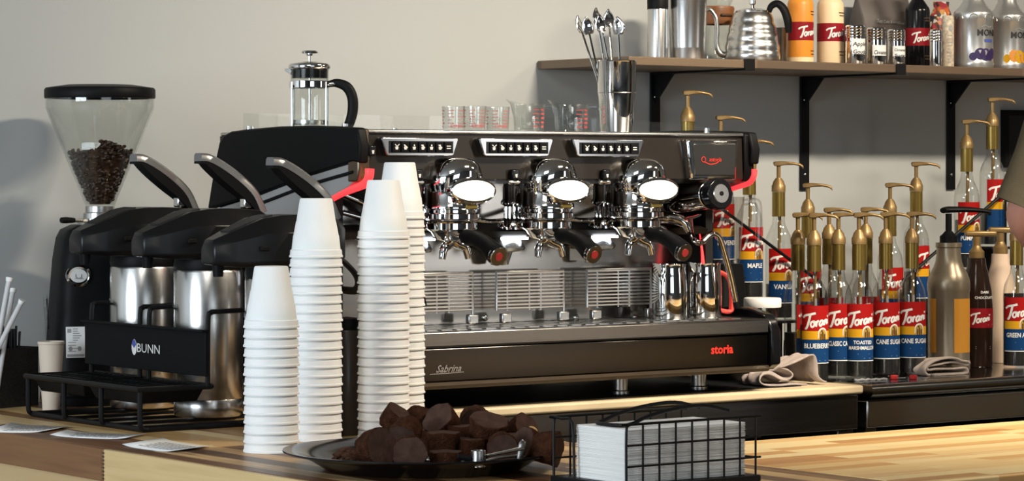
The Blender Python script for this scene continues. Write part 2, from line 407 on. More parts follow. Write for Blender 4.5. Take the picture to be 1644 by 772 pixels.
def cylmap(R, rot=0.0, base=(0, 0, 0), eps=.00035):
    """u runs round a cylinder from its front (-y) to the right, v is height"""
    bx, by, bz = base
    def fn(u, v, L):
        a = u/R + rot; r = R + eps*L
        return Vector((bx + r*math.sin(a), by - r*math.cos(a), bz + v))
    return fn
def planemap(o, ux, uy, eps=.0004):
    o = Vector(o); ux = Vector(ux).normalized(); uy = Vector(uy).normalized(); n = ux.cross(uy)
    return lambda u, v, L: o + ux*u + uy*v + n*(eps*L)
ORD = ['topmost', 'second', 'third', 'fourth', 'fifth', 'sixth', 'seventh', 'eighth', 'ninth', 'tenth', 'eleventh', 'twelfth', 'thirteenth',
       'fourteenth', 'fifteenth', 'sixteenth', 'seventeenth', 'eighteenth', 'nineteenth', 'twentieth', 'twenty-first', 'twenty-second',
       'twenty-third', 'twenty-fourth', 'twenty-fifth', 'twenty-sixth', 'twenty-seventh', 'twenty-eighth', 'twenty-ninth', 'thirtieth']
def script_torani(mb, fn, u, v, h, w=None, L=3):
    """the flowing syrup-maker's word in white script"""
    w = w or h*.155
    def st(p, k=1.0): mb.uline(fn, [(u+a*h, v+b*h) for a, b in p], w*k, L)
    st([(-.28, .80), (-.05, .98), (.35, 1.06), (.78, 1.16)], 1.15)
    st([(.36, 1.04), (.26, .6), (.12, .15), (.0, -.05), (-.10, -.02)], 1.2)
    st([(.62, .52), (.46, .46), (.38, .25), (.46, .08), (.60, .12), (.68, .32), (.62, .52), (.74, .46)])
    st([(.80, .55), (.84, .36), (.80, .10)]); st([(.82, .34), (.92, .52), (1.02, .55)])
    st([(1.36, .60), (1.18, .56), (1.08, .36), (1.12, .18), (1.24, .22), (1.34, .42), (1.38, .62)]); st([(1.38, .60), (1.36, .34), (1.44, .22)])
    st([(1.52, .64), (1.54, .42), (1.50, .22)]); st([(1.53, .42), (1.64, .62), (1.74, .62), (1.74, .42), (1.80, .28)])
    st([(1.90, .70), (1.90, .48), (1.96, .34)]); mb.udisc(fn, u+1.93*h, v+.92*h, w*.6, w*.6, L)
# ------------------------------------------------------------------ the room
def struct(name, a, b, m, bevel=0):
    return tag(MB().box2(a, b).build(name, m, bevel=bevel), kind='structure')
struct('floor', (-3.1, -3.3, -.1), (7.6, YW+.1, 0), 'floor')
struct('ceiling', (-3.1, -3.3, 3.1), (7.6, YW+.1, 3.2), 'ceiling')
struct('wall_back', (-3.1, YW, 0), (7.6, YW+.1, 3.1), 'wall')
b = MB()
for a, c in (((7.5, -3.2, 0), (7.6, YW, .88)), ((7.5, -3.2, 2.62), (7.6, YW, 3.1)), ((7.5, -3.2, .88), (7.6, -1.22, 2.62)), ((7.5, -.28, .88), (7.6, YW, 2.62))): b.box2(a, c)
tag(b.build('wall_right', 'darkroom'), kind='structure')
b = MB()
for y in (-1.195, -.305): b.box2((7.5, y-.025, .88), (7.58, y+.025, 2.62))
b.box2((7.5, -1.17, .88), (7.58, -.33, .93)); b.box2((7.5, -1.17, 2.57), (7.58, -.33, 2.62))
tag(b.build('window_3', 'blackmet'), kind='structure')
b = MB()
for a, c in (((-3.1, -3.2, 0), (-3.0, YW, .8)), ((-3.1, -3.2, 2.75), (-3.0, YW, 3.1)), ((-3.1, -3.2, .8), (-3.0, .85, 2.75)), ((-3.1, 4.35, .8), (-3.0, YW, 2.75))): b.box2(a, c)
tag(b.build('wall_left', 'darkroom'), kind='structure')
b = MB()
for a, c in (((-3.1, -3.3, 0), (7.6, -3.2, .8)), ((-3.1, -3.3, 2.8), (7.6, -3.2, 3.1)), ((-3.1, -3.3, .8), (-.95, -3.2, 2.8)), ((2.15, -3.3, .8), (7.6, -3.2, 2.8))): b.box2(a, c)
tag(b.build('wall_front', 'darkroom'), kind='structure')
b = MB()
for y in (.88, 2.02, 3.18, 4.32): b.box2((-3.08, y-.03, .8), (-3.0, y+.03, 2.75))
b.box2((-3.08, .85, .8), (-3.0, 4.35, .85)); b.box2((-3.08, .85, 2.7), (-3.0, 4.35, 2.75))
tag(b.build('window_1', 'blackmet'), kind='structure')
b = MB()
for x in (-.92, .6, 2.12): b.box2((x-.03, -3.28, .8), (x+.03, -3.2, 2.8))
b.box2((-.95, -3.28, .8), (2.15, -3.2, .85)); b.box2((-.95, -3.28, 2.75), (2.15, -3.2, 2.8))
tag(b.build('window_2', 'blackmet'), kind='structure')

# ------------------------------------------------------------------ front counter: an L of butcher block on a pale wood carcass
XI = 3.06
t = thing('service_counter', 'long butcher block counter of dark and pale staves in the foreground', 'counter', (2.7, 3.6, 0))
MB().box2((2.355, 2.4, TOP-.055), (XI-.0008, YW-.005, TOP)).build('worktop', 'oak', t, world=True, bevel=.003)
MB().box2((XI+.0008, 3.10, TOP-.055), (6.6, 3.765, TOP)).build('worktop', 'oakx', t, world=True, bevel=.003)['label'] = 'paler yellow butcher block arm'
b = MB(); b.box2((2.375, 2.42, 0), (XI-.04, YW-.005, TOP-.0565))
b.build('carcass', 'pine', t, world=True, bevel=.002)
MB().box2((XI-.03, 3.14, 0), (6.58, 3.70, TOP-.0565)).build('carcass', 'pinex', t, world=True, bevel=.002)
pj = onX(166, 745, 2.345)
MB().box2((2.345, pj.y+.0004, TOP-.0548), (2.3548, YW-.006, TOP-.0002)).build('edge_stave', 'walnutst', t, world=True, bevel=.0015)['label'] = 'dark brown edge stave'
MB().box2((2.345, 2.41, TOP-.0548), (2.3548, pj.y-.0004, TOP-.0002)).build('edge_stave', 'palest', t, world=True, bevel=.0015)['label'] = 'pale edge stave'
# finger joint visible on the near edge of the worktop
p = pj
b = MB()
for k in range(8): b.box((2.3449, p.y + .0005, TOP-.050+k*.0062), (.0012, .008, .0028))
b.build('finger_joint', 'lbrown', t, world=True)

# ------------------------------------------------------------------ back counter: steel prep table with a cream board, steel fridge beside it
YF = 4.607
t = thing('prep_table', 'stainless steel prep table with a cream board top under the coffee machine', 'table', (3.65, 5.0, 0))
MB().box2((XI+.002, YF, TOP-.019), (4.403, YW-.01, TOP)).build('board', 'cream', t, world=True, bevel=.005)
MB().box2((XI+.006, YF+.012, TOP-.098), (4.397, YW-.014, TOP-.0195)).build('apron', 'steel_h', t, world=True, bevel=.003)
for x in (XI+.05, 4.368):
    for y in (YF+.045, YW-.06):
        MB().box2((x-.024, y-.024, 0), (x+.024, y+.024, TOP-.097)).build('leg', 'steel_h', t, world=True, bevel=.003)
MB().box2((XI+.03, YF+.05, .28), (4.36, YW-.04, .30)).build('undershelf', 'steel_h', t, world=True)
MB().box2((XI+.03, YW-.036, .30), (4.36, YW-.022, TOP-.1)).build('back_panel', 'nearblack', t, world=True)
t = thing('undercounter_fridge', 'stainless steel topped black undercounter fridge right of the prep table', 'fridge', (5.3, 5.0, 0))
FY = 4.60
b = MB(); pr = [(FY+.05, TOP-.030), (FY+.012, TOP-.030), (FY+.003, TOP-.024), (FY, TOP-.015), (FY+.0008, TOP-.010), (FY+.003, TOP-.0055), (FY+.007, TOP-.002), (FY+.012, TOP-.0004), (FY+.016, TOP), (YW-.01, TOP), (YW-.01, TOP-.03)]
b.prism(pr, 4.424, 6.7, Matrix(((0, 0, 1, 0), (1, 0, 0, 0), (0, 1, 0, 0), (0, 0, 0, 1))))
b.build('top', 'steel_dark', t, world=True, smooth=75)
MB().box2((4.428, FY+.022, TOP-.098), (6.69, FY+.06, TOP-.036)).build('front_band', 'steel', t, world=True, bevel=.004)
MB().box2((4.432, FY+.06, .06), (6.69, YW-.02, TOP-.0305)).build('body', 'blackmet', t, world=True)
MB().box2((4.430, FY+.03, .08), (4.462, FY+.059, TOP-.0985)).build('door_frame', 'steel_h', t, world=True)
for k in range(3):
    d = MB().box2((4.467+k*.735, FY+.036, .09), (5.195+k*.735, FY+.0595, TOP-.104)).build('door', 'blackgl', t, world=True, bevel=.004)
    MB().box2((4.53+k*.735, FY+.018, TOP-.150), (5.13+k*.735, FY+.036, TOP-.138)).build('handle', 'blackmet', d, world=True, bevel=.003)
for x in (4.48, 6.64):
    for y in (FY+.10, YW-.08): MB().cyl((x, y, 0), (x, y, .06), .02).build('foot', 'blackm', t, world=True)

# ------------------------------------------------------------------ wall shelf on black angle brackets
SZ = CAMZ + .2695; SYF = 5.07
tag(MB().box2((4.112, SYF, SZ-.020), (6.6, YW-.004, SZ)).build('wall_shelf', 'shelf', bevel=.002), 'long dark wood shelf board on black brackets on the back wall', 'shelf')
def bracket(x, label):
    t = thing('shelf_bracket', label, 'bracket', (x, YW, SZ-.30), 0, 'black brackets under the wall shelf')
    T = Matrix(((0, 0, 1, 0), (1, 0, 0, 0), (0, 1, 0, 0), (0, 0, 0, 1)))   # outline in (y, z), thickness in x
    zt = .30-.0202; yb = -.0022; yf = SYF-YW-.0012
    w = MB().box2((-.015, yb-.005, -.01), (.015, yb, zt)).build('wall_plate', 'blackmet', t, bevel=.001)
    MB().box2((-.015, yf, zt-.005), (.015, yb-.0052, zt)).build('arm', 'blackmet', t, bevel=.001)
    MB().prism([(yb-.005, zt-.005), (yb-.075, zt-.005), (yb-.005, zt-.075)], -.0025, .0025, T).build('gusset', 'blackmet', t)
    MB().box2((-.015, yf-.005, zt-.005), (.015, yf, zt+.0225)).build('front_lip', 'blackmet', t, bevel=.001)
    for z in (.22, .03):
        MB().sphere((0, yb-.005, z), (.0042, .0025, .0042), 10, 6).build('screw', 'steel', w)
    return t
bracket(4.473, 'leftmost black shelf bracket, behind the coffee machine')
bracket(4.967, 'middle black shelf bracket, hanging above the pump bottles')
bracket(5.493, 'right black shelf bracket, left of the framed picture')

# ------------------------------------------------------------------ the espresso machine
MX0, MX1, MY0, MY1 = 3.06, 4.042, 4.60, 5.15
ZT = CAMZ + .0876; ZB = CAMZ - .019
m = thing('espresso_machine', 'large three group espresso machine with chrome groups and black side panels on the prep table', 'coffee machine', (3.56, 4.9, TOP))
YZX = Matrix(((0, 0, 1, 0), (1, 0, 0, 0), (0, 1, 0, 0), (0, 0, 0, 1)))
# upper housing with the control fascia
b = MB(); fas = [(MY0+.012, ZB), (MY0, ZB+.010), (MY0+.004, ZT-.008), (MY1, ZT-.008), (MY1, TOP+.10), (4.80, TOP+.10), (4.80, ZB)]
b.prism(fas, MX0+.02, MX1, YZX); b.build('housing', 'bronze', m, world=True)
MB().box2((MX0+.02, MY0-.002, ZT-.008), (MX1+.002, MY1, ZT)).build('cup_tray', 'steel', m, world=True, bevel=.003)
# splash back, ledge and floor of the working area
MB().box2((MX0+.03, 4.775, CAMZ-.312), (MX1-.02, 4.795, ZB)).build('splash_back', 'splash', m, world=True)
led = MB().prism([(4.695, CAMZ-.128), (4.69, CAMZ-.116), (4.775, CAMZ-.100), (4.775, CAMZ-.128)], MX0+.03, MX1-.02, YZX).build('ledge', 'bronze', m, world=True)
# drip tray block
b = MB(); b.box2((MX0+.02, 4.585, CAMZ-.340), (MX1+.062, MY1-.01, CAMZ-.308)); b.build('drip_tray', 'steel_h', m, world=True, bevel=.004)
MB().box2((MX0+.02, 4.588, CAMZ-.4075), (MX1+.062, MY1-.01, CAMZ-.3408)).build('front_panel', 'panelst', m, world=True, bevel=.003)
MB().prism([(4.588, CAMZ-.4078), (4.582, CAMZ-.414), (4.590, CAMZ-.421), (MY1-.02, CAMZ-.421), (MY1-.02, CAMZ-.4078)], MX0+.02, MX1+.062, YZX).build('base_trim', 'bronze2', m, world=True)
b = MB()
for k in range(26): b.box2((MX0+.06+k*.036, 4.61, CAMZ-.3078), (MX0+.085+k*.036, 4.765, CAMZ-.3062))
b.build('tray_grille', 'steel', m, world=True)
for x in (MX0+.035, MX1+.064):
    b = MB(); s = 1 if x > 3.5 else -1
    b.prism([(4.578, CAMZ-.405), (4.578, CAMZ-.335), (4.60, CAMZ-.300), (4.66, CAMZ-.288), (MY1-.02, CAMZ-.288), (MY1-.02, CAMZ-.418), (4.60, CAMZ-.418)], x-.0, x+s*.026, YZX)
    b.build('tray_end_cap', 'blackgl', m, world=True, bevel=.004)
for x in (3.17, 3.804, 3.99):
    for y in (4.72, 5.06):
        MB().lathe([(0, 0), (.020, 0), (.020, .006), (.0165, .008), (.0165, .0443), (0, .0443)], 24, (x if x != 3.99 else 4.02, y, TOP+.0017)).build('foot', 'steel', m, world=True)
tag(MB().box2((3.075, 4.665, TOP+.0002), (4.27, 5.30, TOP+.0016)).build('bar_mat', 'blackm', bevel=.0004), 'thin black sheet put in for the shade under the coffee machine', 'mat')  # dark sheet added to carry the black shade beneath the machine
# side wings: black upper shell, grey lower band, red light strip
def wing(x, s, name):
    o = [(578, 205), (545, 202.5), (500, 201.5), (450, 203), (400, 207.5), (375, 211), (364, 217), (357, 228), (350, 260), (338, 335), (420, 312), (500, 281), (571, 259.5), (582, 262), (584, 235)]
    P = [(onX(a, c, 3.06).y, onX(a, c, 3.06).z) for a, c in o]
    b = MB(); b.prism(P, x-.5*s*.0, x+s*.022, YZX); w = b.build('side_panel', 'black', m, world=True, bevel=.004)
    g = [(571, 260.5), (500, 282), (420, 313), (339, 338), (335, 395), (430, 395), (520, 345), (530, 318), (560, 301), (573, 288)]
    P = [(onX(a, c, 3.06).y, onX(a, c, 3.06).z) for a, c in g]
    MB().prism(P, x+s*.002, x+s*.018, YZX).build('side_band', 'grey', m, world=True, bevel=.003)
    g = [(571, 276), (500, 297), (420, 327), (345, 352)]
    P = [Vector((x+s*.0195, onX(a, c, 3.06).y, onX(a, c, 3.06).z)) for a, c in g]
    MB().tube(P, .0035, 6).build('side_groove', 'blackm', m, world=True)
    r = [(588, 271), (587, 283), (580, 295), (562, 303), (538, 313), (515, 328), (500, 345)]
    P = [Vector((x+(.010*s if s < 0 else -.008), onX(a, c, 3.06).y-.006, onX(a, c, 3.06).z)) for a, c in r]
    MB().tube(P, [q*(1 if s < 0 else .68) for q in (.0095, .009, .0085, .0075, .007, .0065, .006)], 10, flat=(1.0, 1.0)).build('red_glow_strip', 'red_em', m, world=True)
wing(MX0+.014, -1, 'left'); wing(MX1+.012, 1, 'right')
b = MB()
b.prism([(MY0-.002, ZB+.004), (MY0-.010, ZB+.03), (MY0-.006, ZT+.001), (MY0+.03, ZT+.001), (MY0+.03, ZB+.004)], MX0-.006, MX0+.022, YZX)
b.build('corner_trim', 'bronze2', m, world=True, bevel=.004)
b = MB()
b.prism([(MY0+.002, ZB+.004), (MY0-.006, ZB+.03), (MY0-.004, ZT-.001), (MY0+.03, ZT-.001), (MY0+.03, ZB+.004)], MX1+.001, MX1+.028, YZX)
b.build('corner_trim', 'black', m, world=True, bevel=.004)
MB().box2((MX0+.01, 4.70, CAMZ-.30), (MX0+.03, MY1-.02, ZB)).build('inner_side', 'nearblack', m, world=True)
MB().box2((MX1-.018, 4.70, CAMZ-.30), (MX1+.002, MY1-.02, ZB)).build('inner_side', 'nearblack', m, world=True)
for x, y0 in ((MX1-.021, 4.70), ):
    P = [onX(1147, 378, x), onX(1146, 400, x), onX(1150, 432, x)]
    MB().tube([Vector((x-.004, 4.715, CAMZ-.115)), Vector((x-.004, 4.705, CAMZ-.16)), Vector((x-.004, 4.70, CAMZ-.205))], [.001, .0025, .005], 8).build('red_glow_strip', 'red_em', m, world=True)  # tapering red glow added on the inner right side
MB().box2((MX0+.02, 4.80, CAMZ-.308), (MX1-.006, MY1-.012, TOP+.105)).build('rear_body', 'blackm', m, world=True)
# keypads: chrome frames with seven little keys each
def keypad(pl, pr):
    Y = MY0-.004; a = onY(pl, 252, Y); c = onY(pr, 228, Y); cx = (a.x+c.x)/2; w = (c.x-a.x)/2; z0 = CAMZ+.0355; z1 = CAMZ+.069
    XZ = Matrix(((1, 0, 0, cx), (0, 0, 1, 0), (0, 1, 0, 0), (0, 0, 0, 1)))
    b = MB(); n = 6
    o = [(-w, z1), (-w+.003, z1+.003), (w-.003, z1+.003), (w, z1), (w-.012, z0+.002), (w-.017, z0), (-w+.017, z0), (-w+.012, z0+.002)]
    b.prism(o, Y-.012, Y+.008, XZ); k = b.build('keypad', 'keychrome', m, world=True, bevel=.004, seg=3)
    b = MB(); b.box2((cx-w+.017, Y-.0128, z0+.006), (cx+w-.014, Y-.010, z1-.004)); b.build('key_bed', 'blackgl', k, world=True)
    st = (2*w-.040)/7
    for i in range(7):
        kx = cx-w+.024+st*(i+.42); zc = (z0+z1)/2 + .001
        q = MB().box((kx, Y-.0145, zc), (st*.86, .004, .0205)).build('key', 'blackm', k, world=True, bevel=.0015)
        fn = planemap((kx, Y-.0168, zc), (1, 0, 0), (0, 0, 1)); g = MB(); e = .0062
        if i == 6:
            for dz in (-.0022, .0022): g.urect(fn, -e*.8, dz-.0010, e*.8, dz+.0010, n=1)
        else:
            g.upoly(fn, [(-e*.7, e*.1), (e*.55, e*.1), (e*.4, -e*.8), (-e*.5, -e*.8)], 1)
            if i in (1, 3, 5): g.upoly(fn, [(-e*.9, e*.7), (-e*.4, e*.8), (e*.8, -e*.1), (e*.5, -e*.5)], 2)
            if i > 1: g.udisc(fn, 0, e*.55, e*.28, e*.32, 1, 8)
            if i == 0: g.uline(fn, [(-e*.8, e*.9), (0, e*.2), (e*.9, e*.9)], e*.3, 2, 1)
        g.build('cup_symbol', 'lwhite', q, world=True)
for a, c in ((607, 731), (764, 883), (914, 1028)): keypad(a, c)
# single buttons on the fascia
def button(px, py):
    p = onY(px, py, MY0-.002); k = MB().box((p.x, p.y-.004, p.z), (.019, .012, .021)).build('button', 'blackgl', m, world=True, bevel=.003)
    fn = planemap((p.x, p.y-.0106, p.z-.002), (1, 0, 0), (0, 0, 1)); g = MB(); g.upoly(fn, [(-.003, .003), (.003, .003), (.002, -.004), (-.002, -.004)], 1); g.build('cup_symbol', 'lwhite', k, world=True)
button(594, 242)
for px in (669, 824, 970):
    button(px, 280); p = onY(px-2, 293, MY0)
    MB().box((p.x, p.y-.004, p.z+.001), (.030, .014, .010)).build('button_plate', 'chrome', m, world=True, bevel=.0045, seg=3)
# display
Y = MY0-.004; a = onY(1097, 289, Y); c = onY(1179, 225, Y); cx = (a.x+c.x)/2; w = (c.x-a.x)/2; zc = (a.z+c.z)/2; h = (c.z-a.z)/2
XZ = Matrix(((1, 0, 0, cx), (0, 0, 1, 0), (0, 1, 0, zc), (0, 0, 0, 1)))
d = MB().prism([(-w, h), (w, h), (w-.006, -h), (-w+.010, -h)], Y-.014, Y+.008, XZ).build('display', 'chrome', m, world=True, bevel=.005, seg=3)
MB().prism([(-w+.014, h-.008), (w-.008, h-.008), (w-.012, -h+.009), (-w+.019, -h+.009)], Y-.0165, Y-.012, XZ).build('screen', 'screen', d, world=True, bevel=.003)
fn = planemap((cx-.008, Y-.0166, zc), (1, 0, 0), (0, 0, 1)); g = MB()
g.utext(fn, 'astoria', .010, -.003, .0125, 'c', shear=.2)
P = [(-.0215+.0055*math.cos(q), .001+.0055*math.sin(q)) for q in [k*2*PI/14 for k in range(15)]]; g.uline(fn, P, .0013, 2, 2)
g.uline(fn, [(-.018, -.0045), (-.004, -.009), (.012, -.007), (.020, -.003)], .0016, 2)
g.build('logo', 'redlog', d, world=True)
# lettering on the drip tray
p = onY(1159, 567, 4.588); fn = planemap((p.x, 4.588, p.z), (1, 0, 0), (0, 0, 1), .0007); g = MB(); g.utext(fn, 'storia', 0, 0, .026, 'c', 1, width=.062, bold=.03); g.build('lettering', 'redlog', m, world=True)
p = onY(718, 597, 4.588); fn = planemap((p.x, 4.588, p.z), (1, 0, 0), (0, 0, 1), .0007); g = MB(); g.utext(fn, 'Sabrina', .002, 0, .020, 'c', 2, .45, width=.062, bold=.015)
g.uline(fn, [(-.042, -.003), (.0, -.0025), (.040, -.0015)], .0016, 1); g.build('script_badge', 'steel', m, world=True)
# groups
def group(x):
    g = MB(); g.lathe([(0, -.020), (.053, -.020), (.0535, -.056), (.056, -.060), (.056, -.067), (.052, -.070), (.052, -.075), (.057, -.078), (.057, -.087), (.052, -.091), (0, -.091)], 40, (x, 4.6030, CAMZ)); 
    G = g.build('group_head', 'chrome', m, world=True)
    # helmet shaped cover, leaning forward
    n = 36; rings = []
    prof = [(-.034, .0545, .044), (-.022, .0575, .047), (-.008, .0575, .050), (.006, .054, .051), (.018, .047, .049), (.027, .036, .042), (.032, .022, .030), (.0335, .005, .010)]
    for z, rx, ry in prof:
        rings.append([Vector((x + rx*math.cos(2*PI*k/n), 4.5930 - max(0, (-z+.03))*.05 + (ry*1.45 if math.sin(2*PI*k/n) > 0 else ry)*math.sin(2*PI*k/n), CAMZ+z)) for k in range(n)])
    MB().loft(rings).build('cover', 'chrome', G, world=True, smooth=50)
    # oval lens with its bezel, facing forward
    P = [Vector((x+.008+.0520*math.cos(2*PI*k/32), 4.537+.10*(.0520*math.cos(2*PI*k/32))**2/.0520, CAMZ-.0315+.0225*math.sin(2*PI*k/32))) for k in range(32)]
    MB().tube(P, .0032, 8, 1, True).build('bezel', 'chrome', G, world=True)
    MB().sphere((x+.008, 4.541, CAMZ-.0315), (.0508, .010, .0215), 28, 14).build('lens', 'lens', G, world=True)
    MB().loft([[p+Vector((0, .001, 0)) for p in P], [Vector((p.x*.9+x*.1, 4.60, p.z)) for p in P]], False).build('lens_housing', 'chrome', G, world=True)
    MB().box2((x-.006, 4.5435, CAMZ-.0680), (x+.020, 4.5525, CAMZ-.0590)).build('brass_badge', 'goldneck', G, world=True, bevel=.002)
    # portafilter: ring, bowl, twin spout and a black handle with chrome cap
    g = MB(); g.lathe([(0, -.093), (.047, -.093), (.050, -.096), (.050, -.108), (.042, -.113), (.032, -.128), (.012, -.134), (0, -.134)], 36, (x, 4.6030, CAMZ))
    P = g.build('portafilter', 'chrome', m, world=True)
    for s in (-1, 1):
        MB().tube([(x, 4.6030, CAMZ-.128), (x+s*.012, 4.5980, CAMZ-.138), (x+s*.026, 4.5930, CAMZ-.146), (x+s*.032, 4.5910, CAMZ-.166)], [.011, .010, .009, .007], 10).build('spout', 'chrome', P, world=True)
    e = Vector((x, 4.562, CAMZ-.120)); f_ = Vector((x+.002, 4.452, CAMZ-.158)); d = f_-e
    up = Vector((0, 0, 1))
    MB().tube([e, e+d*.12+up*.002, e+d*.35+up*.008, e+d*.65+up*.008, e+d*.9+up*.002, f_], [.013, .0165, .0155, .017, .0205, .0205], 14).build('handle', 'black', P, world=True)
    dn = d.normalized()
    b = MB(); b.cyl(f_-dn*.006, f_+dn*.003, .0210, .0190, 24); b.build('handle_cap', 'chrome', P, world=True, bevel=.001)
    b = MB(); b.cyl(f_+dn*.0032, f_+dn*.0042, .0082, .0082, 20); b.build('red_button', 'dullred', P, world=True)
for x in (3.283, 3.518, 3.752): group(x)
# glass bodied valves between the groups
for x in (3.274, 3.508, 3.744):
    v = MB().lathe([(0, -.018), (.021, -.018), (.023, -.026), (.023, -.050), (.027, -.055), (.027, -.060), (.018, -.066), (.017, -.088), (.032, -.094), (.036, -.104), (.036, -.112), (0, -.112)], 28, (x, 4.70, CAMZ)).build('valve', 'chrome', m, world=True)
    b = MB()
    for k in range(12):
        q = 2*PI*k/12; b.cyl((x+.0185*math.cos(q), 4.70+.0185*math.sin(q), CAMZ-.066), (x+.0185*math.cos(q), 4.70+.0185*math.sin(q), CAMZ-.090), .003, n=6)
    b.build('valve_ribs', 'chrome', v, world=True)
    # bright funnel catching the work light below the ledge
    MB().lathe([(.030, -.118), (.050, -.150), (.046, -.156), (.022, -.160), (.014, -.185), (0, -.187)], 28, (x-.005, 4.735, CAMZ)).build('funnel', 'steel', m, world=True)
    l = MB().box2((x-.030, 4.690, CAMZ-.1325), (x+.030, 4.704, CAMZ-.1285)).build('work_light', 'led', m, world=True)
for k in range(4):
    x0 = MX0+.05+k*.24
    MB().tube([(x0, 4.73, CAMZ-.075), (x0+.08, 4.70, CAMZ-.095), (x0+.17, 4.705, CAMZ-.090), (x0+.235, 4.73, CAMZ-.07)], .0055, 10).build('pipe', 'chrome', m, world=True)
    MB().tube([(x0+.02, 4.755, CAMZ-.04), (x0+.06, 4.74, CAMZ-.06), (x0+.10, 4.75, CAMZ-.095)], .007, 10).build('pipe', 'chrome', m, world=True)
# fold-up cup grids of chrome wire
def grid(xc, w=.1735):
    Y = 4.728; z1 = CAMZ-.200; z0 = CAMZ-.289; b = MB(); x0 = xc-w/2; x1 = xc+w/2
    for k in range(11):
        z = z1-.003-k*.0072; b.tube([(x0, Y, z), (x1, Y, z)], .0021, 6)
    for x in (x0+.030, xc, xc+.030): b.tube([(x, Y+.003, z1), (x, Y+.003, z1-.080)], .0018, 6)
    b2 = MB(); b2.tube([(x0, Y, z0+.01), (x0, Y, z1), (x1, Y, z1), (x1, Y, z0)], .0030, 8, 1)
    g = b.build('cup_grid', 'gridsteel', m, world=True); b2.build('grid_frame', 'gridsteel', g, world=True)
    for x in (x0+.026, x1+.002):
        MB().box2((x-.013, Y-.004, z0-.016), (x+.012, Y+.010, z0+.004)).build('clip', 'steel', g, world=True, bevel=.003)
for xc in (3.337, 3.571, 3.807): grid(xc)
for px in (779, 925, 1020): 
    p = onY(px, 510, 4.774); MB().sphere((p.x, 4.774, p.z), (.007, .005, .007), 12, 8).build('bolt', 'chrome', m, world=True)
# printed notice on the splash back, right
a = onY(1098, 425, 4.7745); c = onY(1128, 400, 4.7745)
b = MB(); b.box2((a.x, 4.773, a.z), (c.x, 4.7748, c.z)); nt = b.build('notice', 'paper', m, world=True)
fn = planemap((a.x, 4.773, a.z), (1, 0, 0), (0, 0, 1)); g = MB()
for k, wd in enumerate((.03, .027, .031, .020)): g.urect(fn, .004, .006+k*.007, .004+wd, .008+k*.007, n=1)
g.build('print', 'lgrey', nt, world=True)
a = onY(915, 418, 4.7745); c = onY(946, 385, 4.7745)
MB().box2((a.x, 4.773, a.z), (c.x, 4.7748, c.z)).build('notice', 'paper', m, world=True)
# steam tap and wand, right; wand only at the left
k0 = onY(1110, 330, 4.60); k1 = onY(1147, 312, 4.55); k0 = Vector((3.925, 4.67, CAMZ-.054)); k1 = Vector((3.924, 4.570, CAMZ-.0435)); dv = (k1-k0).normalized()
tp = MB().cyl(k0-dv*.03, k1, .026, .030, 28).build('steam_tap', 'chrome', m, world=True, bevel=.002)
b = MB(); b.cyl(k1, k1+dv*.012, .026, .031, 28); b.cyl(k1+dv*.012, k1+dv*.036, .0345, .0345, 10); b.build('knob', 'blackgl', tp, world=True, bevel=.003)
b = MB(); b.cyl(k1+dv*.0362, k1+dv*.038, .0205, .0195, 24); kf = b.build('knob_face', 'steel', tp, world=True)
MB().cyl(k1+dv*.0382, k1+dv*.0392, .005, .005, 12).build('knob_pin', 'blackm', tp, world=True)
def W(px, py, Y=4.60): return onY(px, py, Y)
wv = MB().tube([W(1108, 352, 4.66), W(1110, 374, 4.64), W(1116, 387), W(1126, 389), W(1138, 378), W(1148, 376), W(1158, 390), W(1172, 440), W(1181, 484)], [.006, .006, .0065, .0065, .0065, .0065, .0068, .0068, .0062], 12).build('steam_wand', 'chrome', m, world=True)
MB().tube([W(1181, 484), W(1183, 494)], .0070, 10).build('wand_tip', 'blackm', wv, world=True)
MB().sphere(W(1060, 375, 4.68), .018, 16, 10).build('elbow_joint', 'chrome', m, world=True)
MB().tube([W(1050, 352, 4.69), W(1075, 350, 4.67), W(1096, 356, 4.65), W(1106, 372, 4.64)], [.010, .014, .012, .007], 12).build('wand_arm', 'chrome', m, world=True)
wv = MB().tube([W(640, 350, 4.64), W(648, 372, 4.60), W(656, 400, 4.59), W(668, 440, 4.58), W(677, 478, 4.58)], .0060, 12).build('steam_wand', 'chrome', m, world=True)
MB().tube([W(677, 478, 4.58), W(680, 491, 4.58)], .0072, 10).build('wand_tip', 'blackm', wv, world=True)
# low clear rail round the cup tray
b = MB(); zt = ZT
L0 = Vector((MX0+.03, 4.66, zt)); 
def rail(P, hs):
    vs = []; fs = []
    for (x, y), h in zip(P, hs): vs += [Vector((x, y, zt+.0005)), Vector((x, y, zt+h))]
    for k in range(len(P)-1): fs.append((2*k, 2*k+2, 2*k+3, 2*k+1))
    return vs, fs
P = [(MX0+.035, 4.64), (MX0+.035, 4.80), (MX0+.035, 5.00), (MX0+.035, 5.08), (MX0+.055, 5.115), (MX0+.10, 5.12), (MX1-.08, 5.12), (MX1-.035, 5.115), (MX1-.015, 5.08), (MX1-.015, 5.00), (MX1-.015, 4.75), (MX1-.015, 4.64)]
hs = [.006, .022, .034, .040, .040, .040, .040, .040, .040, .036, .020, .006]
vs, fs = rail(P, hs); b.add(vs, fs); b.build('clear_rail', 'glass', m, world=True)
for x, y in ((MX0+.035, 5.06), (MX0+.035, 4.70), (MX1-.015, 4.70), (3.5, 5.12)): MB().cyl((x, y, zt), (x, y, zt+.012), .006, n=12).build('rail_post', 'chrome', m, world=True)
